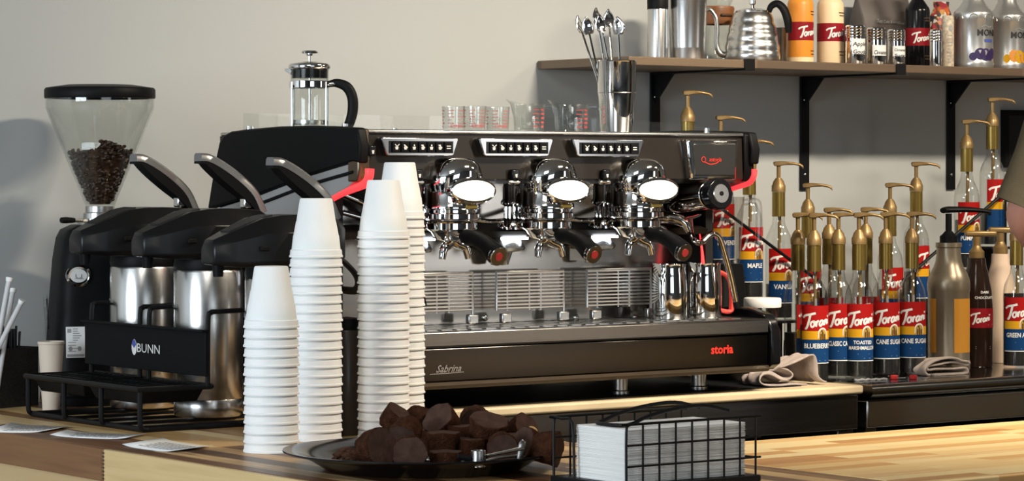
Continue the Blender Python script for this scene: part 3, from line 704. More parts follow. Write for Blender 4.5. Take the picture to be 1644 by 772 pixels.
# ------------------------------------------------------------------ coffee grinder with its bean hopper
gx, gy = 2.828, 5.205
t = thing('coffee_grinder', 'black coffee grinder with clear bean hopper behind the airpots', 'grinder', (gx, gy, TOP), -.35)
def sq(w, d, z, r=.35, n=32, oy=0, ox=0):
    out = []
    for k in range(n):
        a = 2*PI*k/n; c, s = math.cos(a), math.sin(a)
        out.append(Vector((ox + w*math.copysign(abs(c)**r, c), oy + d*math.copysign(abs(s)**r, s), z)))
    return out
MB().loft([sq(.104, .105, 0), sq(.108, .110, .006), sq(.108, .110, .03), sq(.104, .104, .10), sq(.098, .100, .20), sq(.091, .096, .29), sq(.084, .090, .335), sq(.076, .08, .352), sq(.055, .07, .362)]).build('body', 'black', t, smooth=50)
MB().loft([sq(.112, .115, -.0), sq(.114, .117, .004), sq(.114, .117, .016), sq(.108, .112, .02)]).build('base_plate', 'blackm', t, smooth=50)
nk = MB().lathe([(0, .358), (.045, .358), (.045, .366), (.034, .368), (.034, .386), (.030, .388), (.030, .400), (0, .400)], 36).build('adjusting_ring', 'steel', t)
MB().tube([(-.03, -.02, .371), (-.07, -.045, .372)], .004, 8).build('adjusting_lever', 'steel', nk)
MB().tube([(-.058, -.038, .372), (-.075, -.048, .3725), (-.086, -.055, .3725)], [.005, .0065, .006], 10).build('lever_grip', 'blackm', nk)
hp = MB().lathe([(.028, .400), (.030, .402), (.108, .595), (.110, .600), (.110, .620), (.1075, .620), (.1075, .601), (.105, .596), (.027, .404)], 56).build('hopper', 'glass2', t)
MB().lathe([(.1075, .6202), (.112, .6204), (.113, .623), (.113, .638), (.110, .642), (.07, .648), (0, .650)], 56).build('hopper_lid', 'black', t)
b = MB(); rnd = random.Random(3)
b.lathe([(0, .404), (.0205, .404), (.0595, .503), (.056, .510), (.03, .516), (0, .518)], 32)
for k in range(640):
    a = rnd.uniform(0, 2*PI); z = rnd.uniform(.41, .515); r = .0268 + (z-.404)*.404 - .0062
    if k % 3 == 0: r *= math.sqrt(rnd.random()); z = .508 + rnd.uniform(0, .018)*(1-r/.07) + .010*math.cos(a)
    Q = Matrix.Rotation(rnd.uniform(0, 6), 3, 'X') @ Matrix.Rotation(rnd.uniform(0, 6), 3, 'Z')
    b.sphere((r*math.cos(a), r*math.sin(a), z), (.0058, .0040, .0030), 7, 5, Q)
tag(b.build('coffee_beans', 'bean', t), kind='stuff')
MB().prism([(-.040, -.020), (-.005, .020), (.020, .006), (-.015, -.034)], .515, .530).build('hopper_gate', 'acrylic', hp)
# maker's round badge and the rating sticker
d = Vector((-S_, -C_, 0)); A = Matrix.Rotation(.35, 3, 'Z')
q = MB().lathe([(0, 0), (.026, 0), (.0255, .004), (.021, .005), (.0205, .0035), (0, .0035)], 32, (-.058, -.0985, .262), Matrix.Rotation(PI/2+.10, 3, 'X'), 1.0, .88).build('badge', 'chrome', t)
q2 = MB().lathe([(0, .0037), (.0170, .0037), (0, .0042)], 24, (-.058, -.0985, .262), Matrix.Rotation(PI/2+.10, 3, 'X'), 1.0, .8).build('badge_face', 'lwhite', q)
b = MB(); fn = planemap((-.058, -.1032, .262), (1, 0, 0), (0, .1, 1)); b.uline(fn, [(-.006, .003), (-.005, -.004), (.004, -.004), (.006, .003)], .0016, 1); b.uline(fn, [(-.008, -.006), (.008, -.006)], .0014, 1); b.build('cup_mark', 'lgrey', q2)
fn = planemap((-.096, -.1100, .098), (1, 0, 0), (0, .11, 1)); s = MB(); s.urect(fn, .012, 0, .050, .062, n=1); s = s.build('rating_sticker', 'paper', t)
b = MB()
b.urect(fn, .015, .050, .023, .058, 2, 1); b.urect(fn, .014, .002, .048, .007, 2, 1)
for k in range(6): b.urect(fn, .026, .0565-k*.0045, .026+.020*(.5+.5*rnd.random()), .0585-k*.0045, 2, 1)
for k in range(4): b.urect(fn, .016, .030-k*.006, .016+.026*(.5+.5*rnd.random()), .0315-k*.006, 2, 1)
for u in (.021, .039): b.udisc(fn, u, .018, .004, .005, 2, 12)
b.build('print', 'lgrey', s)

# ------------------------------------------------------------------ airpots
def airpot_proto(loc, label, rz):
    t = thing('airpot', label, 'airpot', loc, rz, 'steel airpots with raised levers')
    B = MB().lathe([(0, 0), (.062, 0), (.065, .004), (.065, .032), (.0643, .033), (.065, .034), (.065, .272), (.063, .276), (0, .276)], 48).build('body', 'steel', t)
    fn = cylmap(.0652, -PI/2-.30, (0, 0, .205)); b = MB(); b.utext(fn, 'BUNN', .004, 0, .0115, 'c', width=.030); b.udisc(fn, -.0165, .0040, .0026, .0048); b.build('engraved_mark', 'grey', B)
    MB().lathe([(0, .2765), (.064, .2765), (.0655, .284), (.063, .300), (.055, .306), (0, .306)], 48).build('collar', 'black', t)
    # teardrop lid, pouring end towards the customers (-x)
    prof = [(-.150, .024, .306, .340), (-.146, .027, .303, .348), (-.10, .046, .298, .368), (-.055, .060, .297, .386), (-.02, .069, .297, .391), (.02, .072, .297, .392), (.06, .066, .298, .391), (.095, .050, .301, .388), (.118, .032, .308, .378), (.124, .02, .314, .370)]
    R = []
    for x, w, z0, z1 in prof:
        h = z1-z0; c = min(w*.35, h*.30)
        R.append([Vector((x, y, z)) for y, z in ((-w, z0+c*.5), (-w+c*.5, z0), (w-c*.5, z0), (w, z0+c*.5), (w, z1-c*1.3), (w-c*1.1, z1), (-w+c*1.1, z1), (-w, z1-c*1.3))])
    ld = MB().loft(R).build('pump_lid', 'blacklid', t, smooth=35, bevel=.002)
    b = MB(); b.loft([[Vector((x, y, z+dz)) for y, dz in ((-w, -.003), (w, -.003), (w, .0012), (-w, .0012))] for x, z, w in ((-.115, .3625, .016), (-.085, .3748, .022), (-.045, .3885, .026), (-.030, .3910, .024))]).build('handle_recess', 'nearblack', ld)
    MB().cyl((-.128, 0, .303), (-.128, 0, .281), .011, .009, 20).build('spout', 'black', t)
    for s in (-1, 1): MB().box((-.065, s*.0595, .332), (.022, .006, .009), Matrix.Rotation(-s*.27, 3, 'Z')).build('hinge_boss', 'blackm', ld, bevel=.002)
    # lever handle raised: grey metal top, black underside
    P = [(.116, .383), (.095, .420), (.062, .449), (.025, .473), (-.004, .487), (-.022, .489)]
    pts = catmull([(a, 0, c) for a, c in P], 4); R = []; R2 = []
    for i, p in enumerate(pts):
        u = i/(len(pts)-1); a = pts[min(i+1, len(pts)-1)]-pts[max(i-1, 0)]; n = Vector((-a.z, 0, a.x)).normalized()
        if n.z < 0: n = -n
        w = .013+.006*math.sin(u*PI*.9); th = .0075; tk = .005+.016*math.sin(min(1, u*1.15)*PI)*(1-.3*u)
        R.append([p+Vector((0, y, 0))+n*h for y, h in ((-w, -th), (w, -th), (w, th*.4), (w*.7, th), (-w*.7, th), (-w, th*.4))])
        R2.append([p+Vector((0, y, 0))+n*h for y, h in ((-w*.93, -th-tk), (w*.93, -th-tk), (w*.93, -th-.0004), (-w*.93, -th-.0004))])
    lv = MB().loft(R).build('lever', 'leverg', t, smooth=50); MB().loft(R2).build('lever_underside', 'black', lv, smooth=50)
    MB().box((.082, 0, .402), (.018, .020, .022)).build('lever_hinge', 'chrome', t, bevel=.003)
    # carrying bail lying behind
    MB().tube([(.02, -.070, .335), (.07, -.086, .315), (.115, -.078, .28), (.140, -.04, .255), (.146, 0, .25), (.140, .04, .255), (.115, .078, .28), (.07, .086, .315), (.02, .070, .335)], .0055, 8, flat=(1, 1.6)).build('carry_handle', 'black', t)
    return t
a0 = airpot_proto((2.785, 4.950, TOP+.009), 'steel airpot at the far left, first behind the black sign', .0)
dup(a0, (2.783, 4.697, TOP+.009), -.04, 'steel airpot in the middle of the three, right behind the black sign')
dup(a0, (2.783, 4.440, TOP), -.05, 'steel airpot mostly hidden behind the foam cup stacks')
# rack with the sign
def rack(loc, L, label, sign=True):
    t = thing('airpot_rack', label, 'rack', loc, 0)
    y0, y1 = -L/2, L/2
    b = MB(); r = .0052
    b.tube([(0.012, y0, r), (.33, y0, r), (.33, y1, r), (.012, y1, r)], r, 8, 1, True); b.build('floor_frame', 'blackmet', t)
    for k in range(5): MB().tube([(.012, y0+L*(k+.5)/5, r), (.33, y0+L*(k+.5)/5, r)], .0030, 6).build('floor_wire', 'blackmet', t)
    zt = .078
    for k in range(4):
        y = y0 + L*k/3
        MB().tube([(.004, y, zt), (.004, y, .02), (.004+.004, y, .008), (.02, y, r)], r*.95, 8, 3).build('leg', 'blackmet', t)
    MB().tube([(0, y0-.004, zt), (.150, y0-.004, zt), (.150, y1+.004, zt), (0, y1+.004, zt)], r, 8, 1, True).build('tray_rim', 'blackmet', t)
    for s in (-1, 1):
        yc = s*L/4
        MB().loft([[Vector((x, y, z)) for x, y in ((a, yc-w), (c, yc-w), (c, yc+w), (a, yc+w))] for a, c, w, z in ((.02, .135, L*.20, zt-.028), (.012, .142, L*.225, zt-.006), (.010, .144, L*.232, zt+.001))]).build('drip_tray', 'black', t, bevel=.002)
        b = MB()
        for k in range(9): b.box((.077, yc+(k-4)*L*.048, zt+.0025), (.125, .003, .003))
        for k in range(3): b.box((.03+k*.047, yc, zt+.0025), (.003, L*.42, .003))
        b.build('drip_grate', 'blackmet', t)
    if sign:
        s = MB().box((.135, 0, .138), (.006, L+.025, .083)).build('sign_plate', 'blackm', t, bevel=.0015)
        MB().box((.131, 0, .1795), (.016, L+.03, .004)).build('sign_lip', 'blackm', s, bevel=.001)
        fn = planemap((.1318, -.013, .1305), (0, -1, 0), (0, 0, 1), .0006); g = MB()
        g.mi = 0; g.utext(fn, 'BUNN', .010, -.001, .024, 'c', width=.088)
        g.udisc(fn, -.045, .0075, .0095, .0150, 1, 24)
        g.mi = 1; g.upoly(fn, [(-.0535+.0005, .0125), (-.050, .0200), (-.045, .0222), (-.040, .0200), (-.037, .0125), (-.045, .0060)], 2)
        g.build('sign_lettering', ['lwhite', 'lblueink'], s)
    for y, d in ((y1+.004, .05), (y0-.004, .09), (-.005, .06), (.03, .06)):
        yy = y + (.045 if y > .1 else -.045 if y < -.1 else 0) * 0
        MB().tube([(.142, yy, zt), (.143, yy, .20), (.150, yy, .212), (.162, yy, .214), (.29, yy, .214), (.31, yy, .20), (.315, yy, .02), (.315, yy, r)], r*.9, 8, 3).build('hoop', 'blackmet', t)
    return t
rack((2.540, 4.750, TOP), .435, 'black wire airpot rack whose front sign has white lettering', True)
# a slim dark cylinder seen between the cup stacks
p = onH(550, 702, TOP)
t = thing('canister', 'slim dark brown canister glimpsed between the white foam cup stacks', 'canister', (p.x+.035, p.y+.04, TOP))
MB().lathe([(0, 0), (.027, 0), (.028, .003), (.028, .185), (.0265, .188), (0, .188)], 32).build('body', 'capbr', t)
MB().lathe([(0, .1884), (.0275, .1884), (.028, .195), (.027, .208), (0, .211)], 32).build('lid', 'black', t)

# ------------------------------------------------------------------ foam cup stacks
R0 = .0469
outer = [(R0, 0), (R0+.0004, .0015), (R0, .0032), (R0-.0012, .0040), (R0-.0018, .0125), (.0428, .0140), (.0403, .0372), (.0396, .0384), (.0352, .0620), (.0345, .0632), (.0287, .1008), (.0272, .1030), (0, .1030)]
inner = [(0, .1005), (.0250, .1005), (.0375, .0372), (.0425, .0120), (R0-.0028, .0)]
def cup(): return MB().lathe(inner + outer[:1] + outer[1:], 40).build('foam_cup', 'foam', smooth=30)
c0 = cup()
def stack(px, py, n, word, first=[True]):
    f_ = onH(px, py, TOP); c = Vector((f_.x + S_*R0, f_.y + C_*R0, 0))
    rnd = random.Random(n)
    for k in range(n):
        o = c0 if first[0] else c0.copy()
        if not first[0]: C.objects.link(o)
        first[0] = False
        o.location = (c.x + rnd.uniform(-.0006, .0006), c.y + rnd.uniform(-.0006, .0006), TOP + .0160*k + .0002)
        i = n-1-k
        nm = ORD[i] if k > 0 else 'bottom'
        tag(o, 'upside down white foam cup, %s %s' % (nm, word), 'cup', 'upturned foam cups in stacks')
stack(432, 729, 14, 'in the shortest, front left stack')
stack(504, 710, 21, 'in the stack right behind the shortest')
stack(614, 706, 23, 'in the tall stack left of the machine front')
stack(640, 690, 25, 'in the tallest, rearmost stack')

# ------------------------------------------------------------------ straws, stirrers, paper cup, cards
bx, by = 2.60, 5.235
t = thing('straw_box', 'black speckled open box holding straws at the left edge', 'box', (bx, by, TOP), .30)
b = MB(); w, d, h, th = .075, .055, .118, .005
b.box2((-w, -d, 0), (w, d, th)); 
for a, c in (((-w, -d, th), (w, -d+th, h)), ((-w, d-th, th), (w, d, h)), ((-w, -d+th, th), (-w+th, d-th, h)), ((w-th, -d+th, th), (w, d-th, h))): b.box2(a, c)
b.build('box_body', 'speck', t)
rnd = random.Random(5); Rz = Matrix.Rotation(.30, 3, 'Z')
def straw(name, m, lx, ly, dx, dy, L, r, label, cat, group):
    p = Vector((bx, by, TOP)) + Rz @ Vector((lx, ly, .0065)); e = p + (Rz @ Vector((dx, dy, 0)).normalized()*math.hypot(dx, dy) if (dx or dy) else Vector((0, 0, 0))) + Vector((0, 0, L))
    o = MB().tube([p, e], r, 8).build(name, m); tag(o, label, cat, group); return o
k = 0
for i in range(64):
    lx = -.064+.0020*i; ly = rnd.uniform(-.035, .03)
    straw('stirrer', 'stir', lx, ly, rnd.uniform(-.008, .008), rnd.uniform(-.008, .008), rnd.uniform(.132, .158), .0024, 'thin black coffee stirrer standing in the speckled box', 'stirrer', 'black stirrers in the speckled box')
straw('stirrer', 'stir', .028, .03, .004, .0, .180, .0022, 'longest black stirrer, poking highest out of the speckled box', 'stirrer', 'black stirrers in the speckled box')
for (a, c, d, lab) in (((-2, 540, 5.70), (14, 452, 5.72), 0, 'upright wrapped white straw, tallest in the speckled box'), ((8, 545, 5.71), (20, 470, 5.75), 0, 'wrapped white straw in the middle of the three straws'), ((0, 553, 5.68), (33, 487, 5.66), 0, 'wrapped white straw leaning furthest to the right')):
    p = atZ(*a); q = atZ(*c); dv = (q-p).normalized()
    lo = p - dv*((p.z-TOP-.012)/dv.z)
    t2 = thing('straw', lab, 'straw', tuple(lo), 0, 'wrapped white straws in the speckled box')
    MB().tube([lo, q], .0052, 10).build('straw_tube', 'straw', t2, world=True); MB().tube([q, q+dv*.008], [.0058, .0072], 10).build('wrapper_end', 'paper', t2, world=True)
p = onH(78, 660, TOP)
t = thing('paper_cup', 'tall beige paper cup between the straw box and the grinder', 'cup', (p.x+.015, p.y+.018, TOP))
MB().lathe([(0, .003), (.0155, .003), (.0155, 0), (.017, 0), (.0252, .130), (.0266, .131), (.0268, .134), (.0258, .136), (.0243, .134), (.0160, .006), (0, .006)], 36).build('cup_body', 'papercup', t)
q = Vector((p.x+.015, p.y+.018, TOP+.010)); e = atZ(73, 476, (q.x*S_+q.y*C_)); 
t = thing('wrapped_spoon', 'clear wrapped stirring spoon standing in the beige paper cup', 'spoon', tuple(q))
MB().tube([q, q.lerp(e, .5), e], [.003, .0028, .0028], 8, flat=(1, 1.6)).build('handle', 'acrylic', t, world=True)
MB().tube([q.lerp(e, .78), q.lerp(e, .9), e+Vector((0, 0, .004))], [.003, .0062, .004], 10, flat=(.5, 1)).build('wrapper', 'glass2', t, world=True)
MB().tube([q.lerp(e, .7)+Vector((.003, 0, 0)), e+Vector((.003, 0, -.004))], .0015, 6).build('dark_stripe', 'black', t, world=True)
def card(pts, label):
    P = [onH(a, c, TOP+.0006) for a, c in pts]; cen = sum(P, Vector())/4
    t = thing('info_card', label, 'card', (cen.x, cen.y, TOP), 0, 'printed cards lying on the counter')
    ux = P[1]-P[0]; uy = P[3]-P[0]; up = Vector((0, 0, 1))
    def fn(a, c, L):
        p = P[0]*(1-a)*(1-c) + P[1]*a*(1-c) + P[2]*a*c + P[3]*(1-a)*c; return p + up*(.0003*L + .0035*(abs(a-.5)*2)**4)
    MB().grid(lambda a, c: fn(a, c, 0), 10, 2).build('sheet', 'paper', t, world=True, solid=.0004)
    b = MB(); r = random.Random(int(pts[0][0])+9)
    for k in range(6):
        y0 = .2+.11*k; a = .12 + r.random()*.08
        while a < .8:
            w = .03+.07*r.random(); b.urect(fn, a, y0, min(.86, a+w), y0+.055, 1.6, 3); a += w+.02
    b.build('print', 'lgrey', t, world=True)
card([(70, 694.5), (-20, 694), (20, 681), (118, 686)], 'white printed card at the left end of the counter edge')
card([(202, 706), (80, 700.5), (108, 692.5), (236, 698.5)], 'white printed card in the middle of the three by the airpot rack')
card([(276, 727), (196, 716), (262, 706), (342, 718)], 'white printed card nearest the foam cups')

# ------------------------------------------------------------------ platter of small chocolate cakes
tc = Vector((2.593, 3.713, TOP))
t = thing('platter', 'round black plastic platter on the counter carrying the chocolate cakes', 'platter', tuple(tc))
MB().lathe([(0, .0005), (.150, .0005), (.156, .002), (.178, .016), (.196, .024), (.220, .0285), (.2225, .0300), (.2218, .0322), (.218, .0322), (.195, .0275), (.176, .0195), (.154, .0050), (.148, .0035), (0, .0035)], 80).build('platter_dish', 'blackgl', t)
def cake_mesh(seed, wob=.0017, R1=.0275, R2=.0215, H=.036, m=('cake', 'cake2')):
    r = random.Random(seed); n = 28; b = MB(); rings = []
    ph = [r.uniform(0, 6) for _ in range(4)]
    for z, rr in ((0, R1*.95), (.0010, R1*.995), (.0035, R1), (.010, R1*.965), (.020, R1*.90), (.029, R1*.83), (.0345, R2*.985), (H, R2*.93), (H-.0012, R2*.3)):
        rings.append([Vector(((rr+wob*math.sin(3*a+ph[0]+z*90)*.5+wob*math.sin(7*a+ph[1]+z*160)*.6)*math.cos(a), (rr+wob*math.sin(5*a+ph[2]-z*120)*.5+wob*.5*math.sin(9*a+ph[3]))*math.sin(a), z + wob*.6*math.sin(4*a+ph[1]))) for a in [2*PI*k/n for k in range(n)]])
    b.loft(rings, False); k0 = len(b.f); b.add(rings[-1], [tuple(range(n))]); b.mi = 1; b.add(rings[0], [tuple(reversed(range(n)))])
    o = b.build('chocolate_cake', list(m), smooth=38); return o
protos = [cake_mesh(s) for s in (1, 2, 3, 4)]; used = set()
def cake(px, py, Z, tilt, az, label, k=0, sc=1.0, drop=0):
    """tilt: angle of the cake's axis from upright; az: the compass angle (0 = towards camera, + = to its right) the wide base turns to"""
    p = atZ(px, py, Z); o = protos[k % 4]
    if k % 4 in used:
        o = o.copy(); C.objects.link(o)
    used.add(k % 4)
    view = Vector((-S_, -C_, 0)); right = Vector((C_, -S_, 0))
    base = (view*math.cos(az) + right*math.sin(az)); axis = (Vector((0, 0, 1))*math.cos(tilt) - base*math.sin(tilt)).normalized()   # from base to top
    o.rotation_mode = 'QUATERNION'; o.rotation_quaternion = axis.to_track_quat('Z', 'Y') @ Matrix.Rotation(k*1.7, 3, 'Z').to_quaternion()
    o.scale = (sc, sc, sc); o.location = p - axis*.018*sc
    tag(o, label, 'cake', 'chocolate cakes on the platter'); return o
H = PI/2
cake(600, 719, 4.43, 1.75, .75, 'chocolate cake lying at the front left of the pile, base in shade', 0, 1.12)
cake(657, 725, 4.385, 1.50, .10, 'chocolate cake lying with its flat round base towards us, front centre', 1)
cake(711, 712, 4.52, PI, 0, 'upright chocolate cake with broad flat top in the middle of the pile', 2)
cake(653, 694, 4.55, 1.0, -.4, 'chocolate cake leaning behind the one with its round base towards us', 3)
cake(634, 675, 4.66, 2.4, 1.2, 'dark broken chocolate cake tilted at the top left of the pile', 0, .95)
cake(672, 676, 4.70, 1.1, .9, 'chocolate cake tipped back at the top, beside the broken one', 1)
cake(712, 680, 4.62, 2.2, -.7, 'ridged chocolate cake tilted at the top centre of the pile', 2, 1.05)
cake(762, 675, 4.69, 1.3, .2, 'chocolate cake showing its round base at the very top right', 3)
cake(742, 699, 4.60, PI, 0, 'small upright chocolate cake tucked behind the middle one', 0, .9)
cake(782, 692, 4.55, 2.75, .5, 'large chocolate cake tilted right of the centre', 1, 1.15)
cake(806, 717, 4.46, 1.35, .1, 'chocolate cake lying with its dark base forward above the metal tongs', 2, .95)
cake(834, 694, 4.62, 2.0, .9, 'torn chocolate cake with pale crumbs showing, right of the pile', 3)
cake(851, 716, 4.50, 1.9, -.9, 'chocolate cake lying on its side at the right', 0)
cake(878, 719, 4.43, 1.5, 1.2, 'rightmost chocolate cake, lying on its side by the napkin basket', 1, 1.0)
cake(715, 742, 4.41, PI, 0, 'upright chocolate cake at the very front below the middle one', 2, .95)
for px, py, Z, lab in ((640, 709, 4.66, 'chocolate cake in the bottom layer under the broken one'), (690, 706, 4.66, 'chocolate cake in the bottom layer left of the middle'), (765, 706, 4.67, 'chocolate cake in the bottom layer under the top right one'), (757, 721, 4.53, 'chocolate cake in the bottom layer behind the metal tongs'), (830, 714, 4.57, 'chocolate cake in the bottom layer under the torn one')):
    cake(px, py, Z, PI, 0, lab, px % 4, .95)
for a, c, Z, lab in ((808, 687, 4.60, 'pale crumb piece on the left of the torn cake'), (856, 689, 4.61, 'pale crumb piece on the right of the torn cake')):
    p = atZ(a, c, Z); b = MB(); b.sphere((0, 0, 0), (.009, .006, .004), 12, 8, Matrix.Rotation(.5, 3, 'Y')); o = b.build('cake_crumb', 'nut'); o.location = p; tag(o, lab, 'crumb', 'pale crumbs on the torn cake')
b = MB(); rnd = random.Random(11)
for k in range(620):
    q = atZ(rnd.triangular(500, 605, 552), 735, rnd.uniform(4.42, 4.56)); d = Vector((q.x-tc.x, q.y-tc.y, 0))
    if d.length > .140: continue
    s = rnd.uniform(.002, .0065); b.sphere((q.x-tc.x, q.y-tc.y, .0035+s*.5+rnd.uniform(0, .024)*max(0, 1-abs(q.x*C_-q.y*S_+.3*0-(tc.x*C_-tc.y*S_)+.125)/.075)), (s*1.3, s, s*.8), 7, 5, Matrix.Rotation(rnd.uniform(0, 6), 3, 'Z'))
o = b.build('cake_crumbs', 'crumb'); o.location = tc; tag(o, 'loose heap of chocolate cake crumbs on the left of the black platter', 'crumbs', kind='stuff')
# tongs lying in the platter
p = atZ(768, 736, 4.37)
t = thing('serving_tongs', 'small silver serving tongs lying on the front of the black platter', 'tongs', (p.x, p.y, TOP+.01))
MB().lathe([(.0115, -.012), (.0115, .012), (.0105, .0125), (.0105, -.0125)], 28, tuple(p)).build('hinge_ring', 'steel', t, world=True)
b = atZ(838, 726, 4.40); 
MB().tube([p+Vector((.011, -.004, .004)), p.lerp(b, .5)+Vector((0, 0, .004)), b+Vector((0, 0, .006))], [.0035, .0045, .006], 8, flat=(.5, 1.6)).build('arm', 'steel', t, world=True)
MB().tube([p+Vector((.011, .006, -.006)), p.lerp(b, .5)+Vector((.01, .012, -.004)), b+Vector((.008, .008, -.006))], [.0035, .0045, .006], 8, flat=(.5, 1.6)).build('arm', 'steel', t, world=True)
MB().tube([b+Vector((-.004, 0, -.012)), b+Vector((.002, 0, .010)), b+Vector((.006, 0, .016))], [.004, .006, .004], 8, flat=(.5, 1.5)).build('claw', 'steel', t, world=True)
MB().tube([p+Vector((-.012, .004, 0)), p+Vector((-.03, .012, .004))], .004, 8).build('pull_tab', 'blackm', t, world=True)

# ------------------------------------------------------------------ napkins in a black wire basket
bx0, bx1, by0, by1 = 2.640, 2.892, 3.262, 3.436; hz = .0985
t = thing('napkin_basket', 'black wire basket with hinged arm holding white napkins, front right', 'basket', ((bx0+bx1)/2, (by0+by1)/2, TOP))
MB().box2((bx0-.004, by0-.006, TOP), (bx1+.006, by1+.004, TOP+.010)).build('base_tray', 'blackmet', t, world=True, bevel=.002)
for y in (by0, by1):
    s = MB(); z0 = TOP+.0085; e = .014 if y == by0 else .014
    s.tube([(bx0, y, z0), (bx0, y, TOP+hz-.012), (bx0+.004, y, TOP+hz-.002), (bx0+.014, y, TOP+hz), (bx1+.010, y, TOP+hz)], .0021, 8, 3)
    f_ = s.build('side_frame', 'blackmet', t, world=True)
    for k in range(2): MB().tube([(bx0, y, TOP+hz-.031*(k+1)), (bx1+.010, y, TOP+hz-.031*(k+1))], .0016, 6).build('wire', 'blackmet', t, world=True)
    for k in range(1, 9): MB().tube([(bx0+(bx1-bx0)*k/8.0, y, z0), (bx0+(bx1-bx0)*k/8.0, y, TOP+hz)], .0017, 6).build('wire', 'blackmet', t, world=True)
for x in (bx0, bx1):
    for z in ((hz-.031, hz-.062) if x == bx1 else ()):
        MB().tube([(x, by0, TOP+z), (x, by1, TOP+z)], .0016, 6).build('wire', 'blackmet', t, world=True)
MB().tube([(bx0, by1, TOP+hz), (bx0, by1-.02, TOP+hz-.0015), (bx0, by1-.045, TOP+hz-.006), (bx0, by1-.05, TOP+.02), (bx0, by1-.05, TOP+.009)], .0021, 8, 3).build('end_hoop', 'blackmet', t, world=True)
xa = bx0+.008; zc = TOP+.094
arm = [Vector((bx1-.02, by0+.04, zc+.012)), Vector((bx1-.07, by0+.04, zc+.022)), Vector((bx1-.13, by0+.04, zc+.019)), Vector((bx1-.18, by0+.04, zc+.010)), Vector((xa+.035, by0+.04, zc+.001)), Vector((xa+.018, by0+.048, zc-.001)), Vector((xa+.018, by0+.10, zc-.001)), Vector((xa+.035, by0+.108, zc+.001))]
arm += [Vector((bx1-.18, by0+.108, zc+.010)), Vector((bx1-.13, by0+.108, zc+.019)), Vector((bx1-.07, by0+.108, zc+.022)), Vector((bx1-.02, by0+.108, zc+.012))]
MB().tube(arm, .0030, 8, 4).build('hold_down_arm', 'blackmet', t, world=True)
def napkin():
    b = MB(); w, d, th = .115, .060, .0009; n = 8
    def layer(z, sh):
        return lambda a, c: Vector((-w+2*w*a*(1-.006*sh), -d+2*d*c, z + .0002*math.sin(9*a+5*c+sh)))
    prof = []
    rows = []
    for i in range(n+1):
        x = -w + 2*w*i/n; r = []
        for k, (yy, zz) in enumerate([(-d, .00075), (-d-.0006, .0004), (-d, .00005), (d-.002, .0), (d-.002, .00034), (-d+.002, .00036), (-d+.002, .00040), (d, .00040), (d, .00075)]):
            r.append(Vector((x, yy, zz*1.6 + .00015*math.sin(6*x/w+k))))
        rows.append(r)
    b.loft(rows); return b.build('napkin', 'napkin', smooth=60)
n0 = napkin(); N = 62; r = random.Random(2); cz = TOP+.0102
for k in range(N):
    o = n0 if k == 0 else n0.copy()
    if k: C.objects.link(o)
    o.location = ((bx0+bx1)/2-.001+r.uniform(-.0009, .0009), by0+.006+.062+r.uniform(-.0006, .0006)+.003, cz+.00128*k); o.rotation_euler = (0, 0, r.uniform(-.007, .007))
    if k == N-1: tag(o, 'topmost white folded napkin in the wire basket, under the arm', 'napkin', 'white napkins in the wire basket')
    elif k == 0: tag(o, 'lowest white folded napkin, lying on the base of the wire basket', 'napkin', 'white napkins in the wire basket')
    else: tag(o, 'white folded napkin between the top and bottom ones of the pile', 'napkin', 'white napkins in the middle of the pile')
# ------------------------------------------------------------------ things on top of the coffee machine
def top_at(px, Y): p = onY(px, 280, Y); return (p.x, p.y, ZT+.0008)
# glass coffee press
loc = top_at(497, 4.88)
t = thing('french_press', 'glass coffee press with chrome lid and black handle on the coffee machine', 'coffee press', loc)
G = MB().lathe([(0, .004), (.037, .004), (.0385, .008), (.0385, .120), (.0395, .124), (.0385, .124), (.037, .119), (.037, .009), (0, .0055)], 48).build('glass_beaker', 'glass2', t)
b = MB()
for a in (-2.6, -.55, .55, 2.6):
    x, y = .0405*math.cos(a-.64), .0405*math.sin(a-.64); b2 = MB(); b2.tube([(x, y, 0), (x, y, .004), (x, y, .098)], .0022, 8, 1, flat=(1, 1)); b2.build('frame_strip', 'chrome', t)
MB().lathe([(.0388, .086), (.0408, .086), (.0410, .088), (.0410, .098), (.0408, .100), (.0388, .100)], 48).build('frame_band', 'chrome', t)
MB().lathe([(.0388, .0), (.0408, .0), (.0410, .002), (.0410, .007), (.0388, .008)], 48).build('base_band', 'chrome', t)
L_ = MB().lathe([(0, .124), (.041, .124), (.0425, .126), (.0425, .132), (.040, .135), (.015, .140), (0, .1405)], 48).build('press_lid', 'chrome', t)
MB().lathe([(0, .1055), (.0365, .1055), (.0365, .1235), (0, .1235)], 40).build('lid_sleeve', 'blackgl', L_)
MB().cyl((0, 0, .02), (0, 0, .152), .0026, n=10).build('plunger_rod', 'chrome', t)
MB().lathe([(0, .012), (.036, .012), (.0365, .016), (.036, .021), (0, .021)], 40).build('plunger_disc', 'steel', t)
k = MB().lathe([(0, .150), (.006, .151), (.0065, .154), (.0165, .1555), (.0170, .159), (.0150, .161), (0, .162)], 28).build('plunger_knob', 'chrome', t)
dr = Vector((C_, -S_, 0))
MB().tube([dr*.039+Vector((0, 0, .094)), dr*.055+Vector((0, 0, .096)), dr*.075+Vector((0, 0, .088)), dr*.086+Vector((0, 0, .068)), dr*.087+Vector((0, 0, .040)), dr*.080+Vector((0, 0, .014)), dr*.072+Vector((0, 0, .004))], [.005, .007, .0085, .0085, .0085, .008, .006], 12, flat=(1.25, .85)).build('handle', 'black', t)
MB().cyl(dr*.040+Vector((0, 0, .094)), dr*.054+Vector((0, 0, .0955)), .0055, n=12).build('handle_bolt', 'chrome', t)
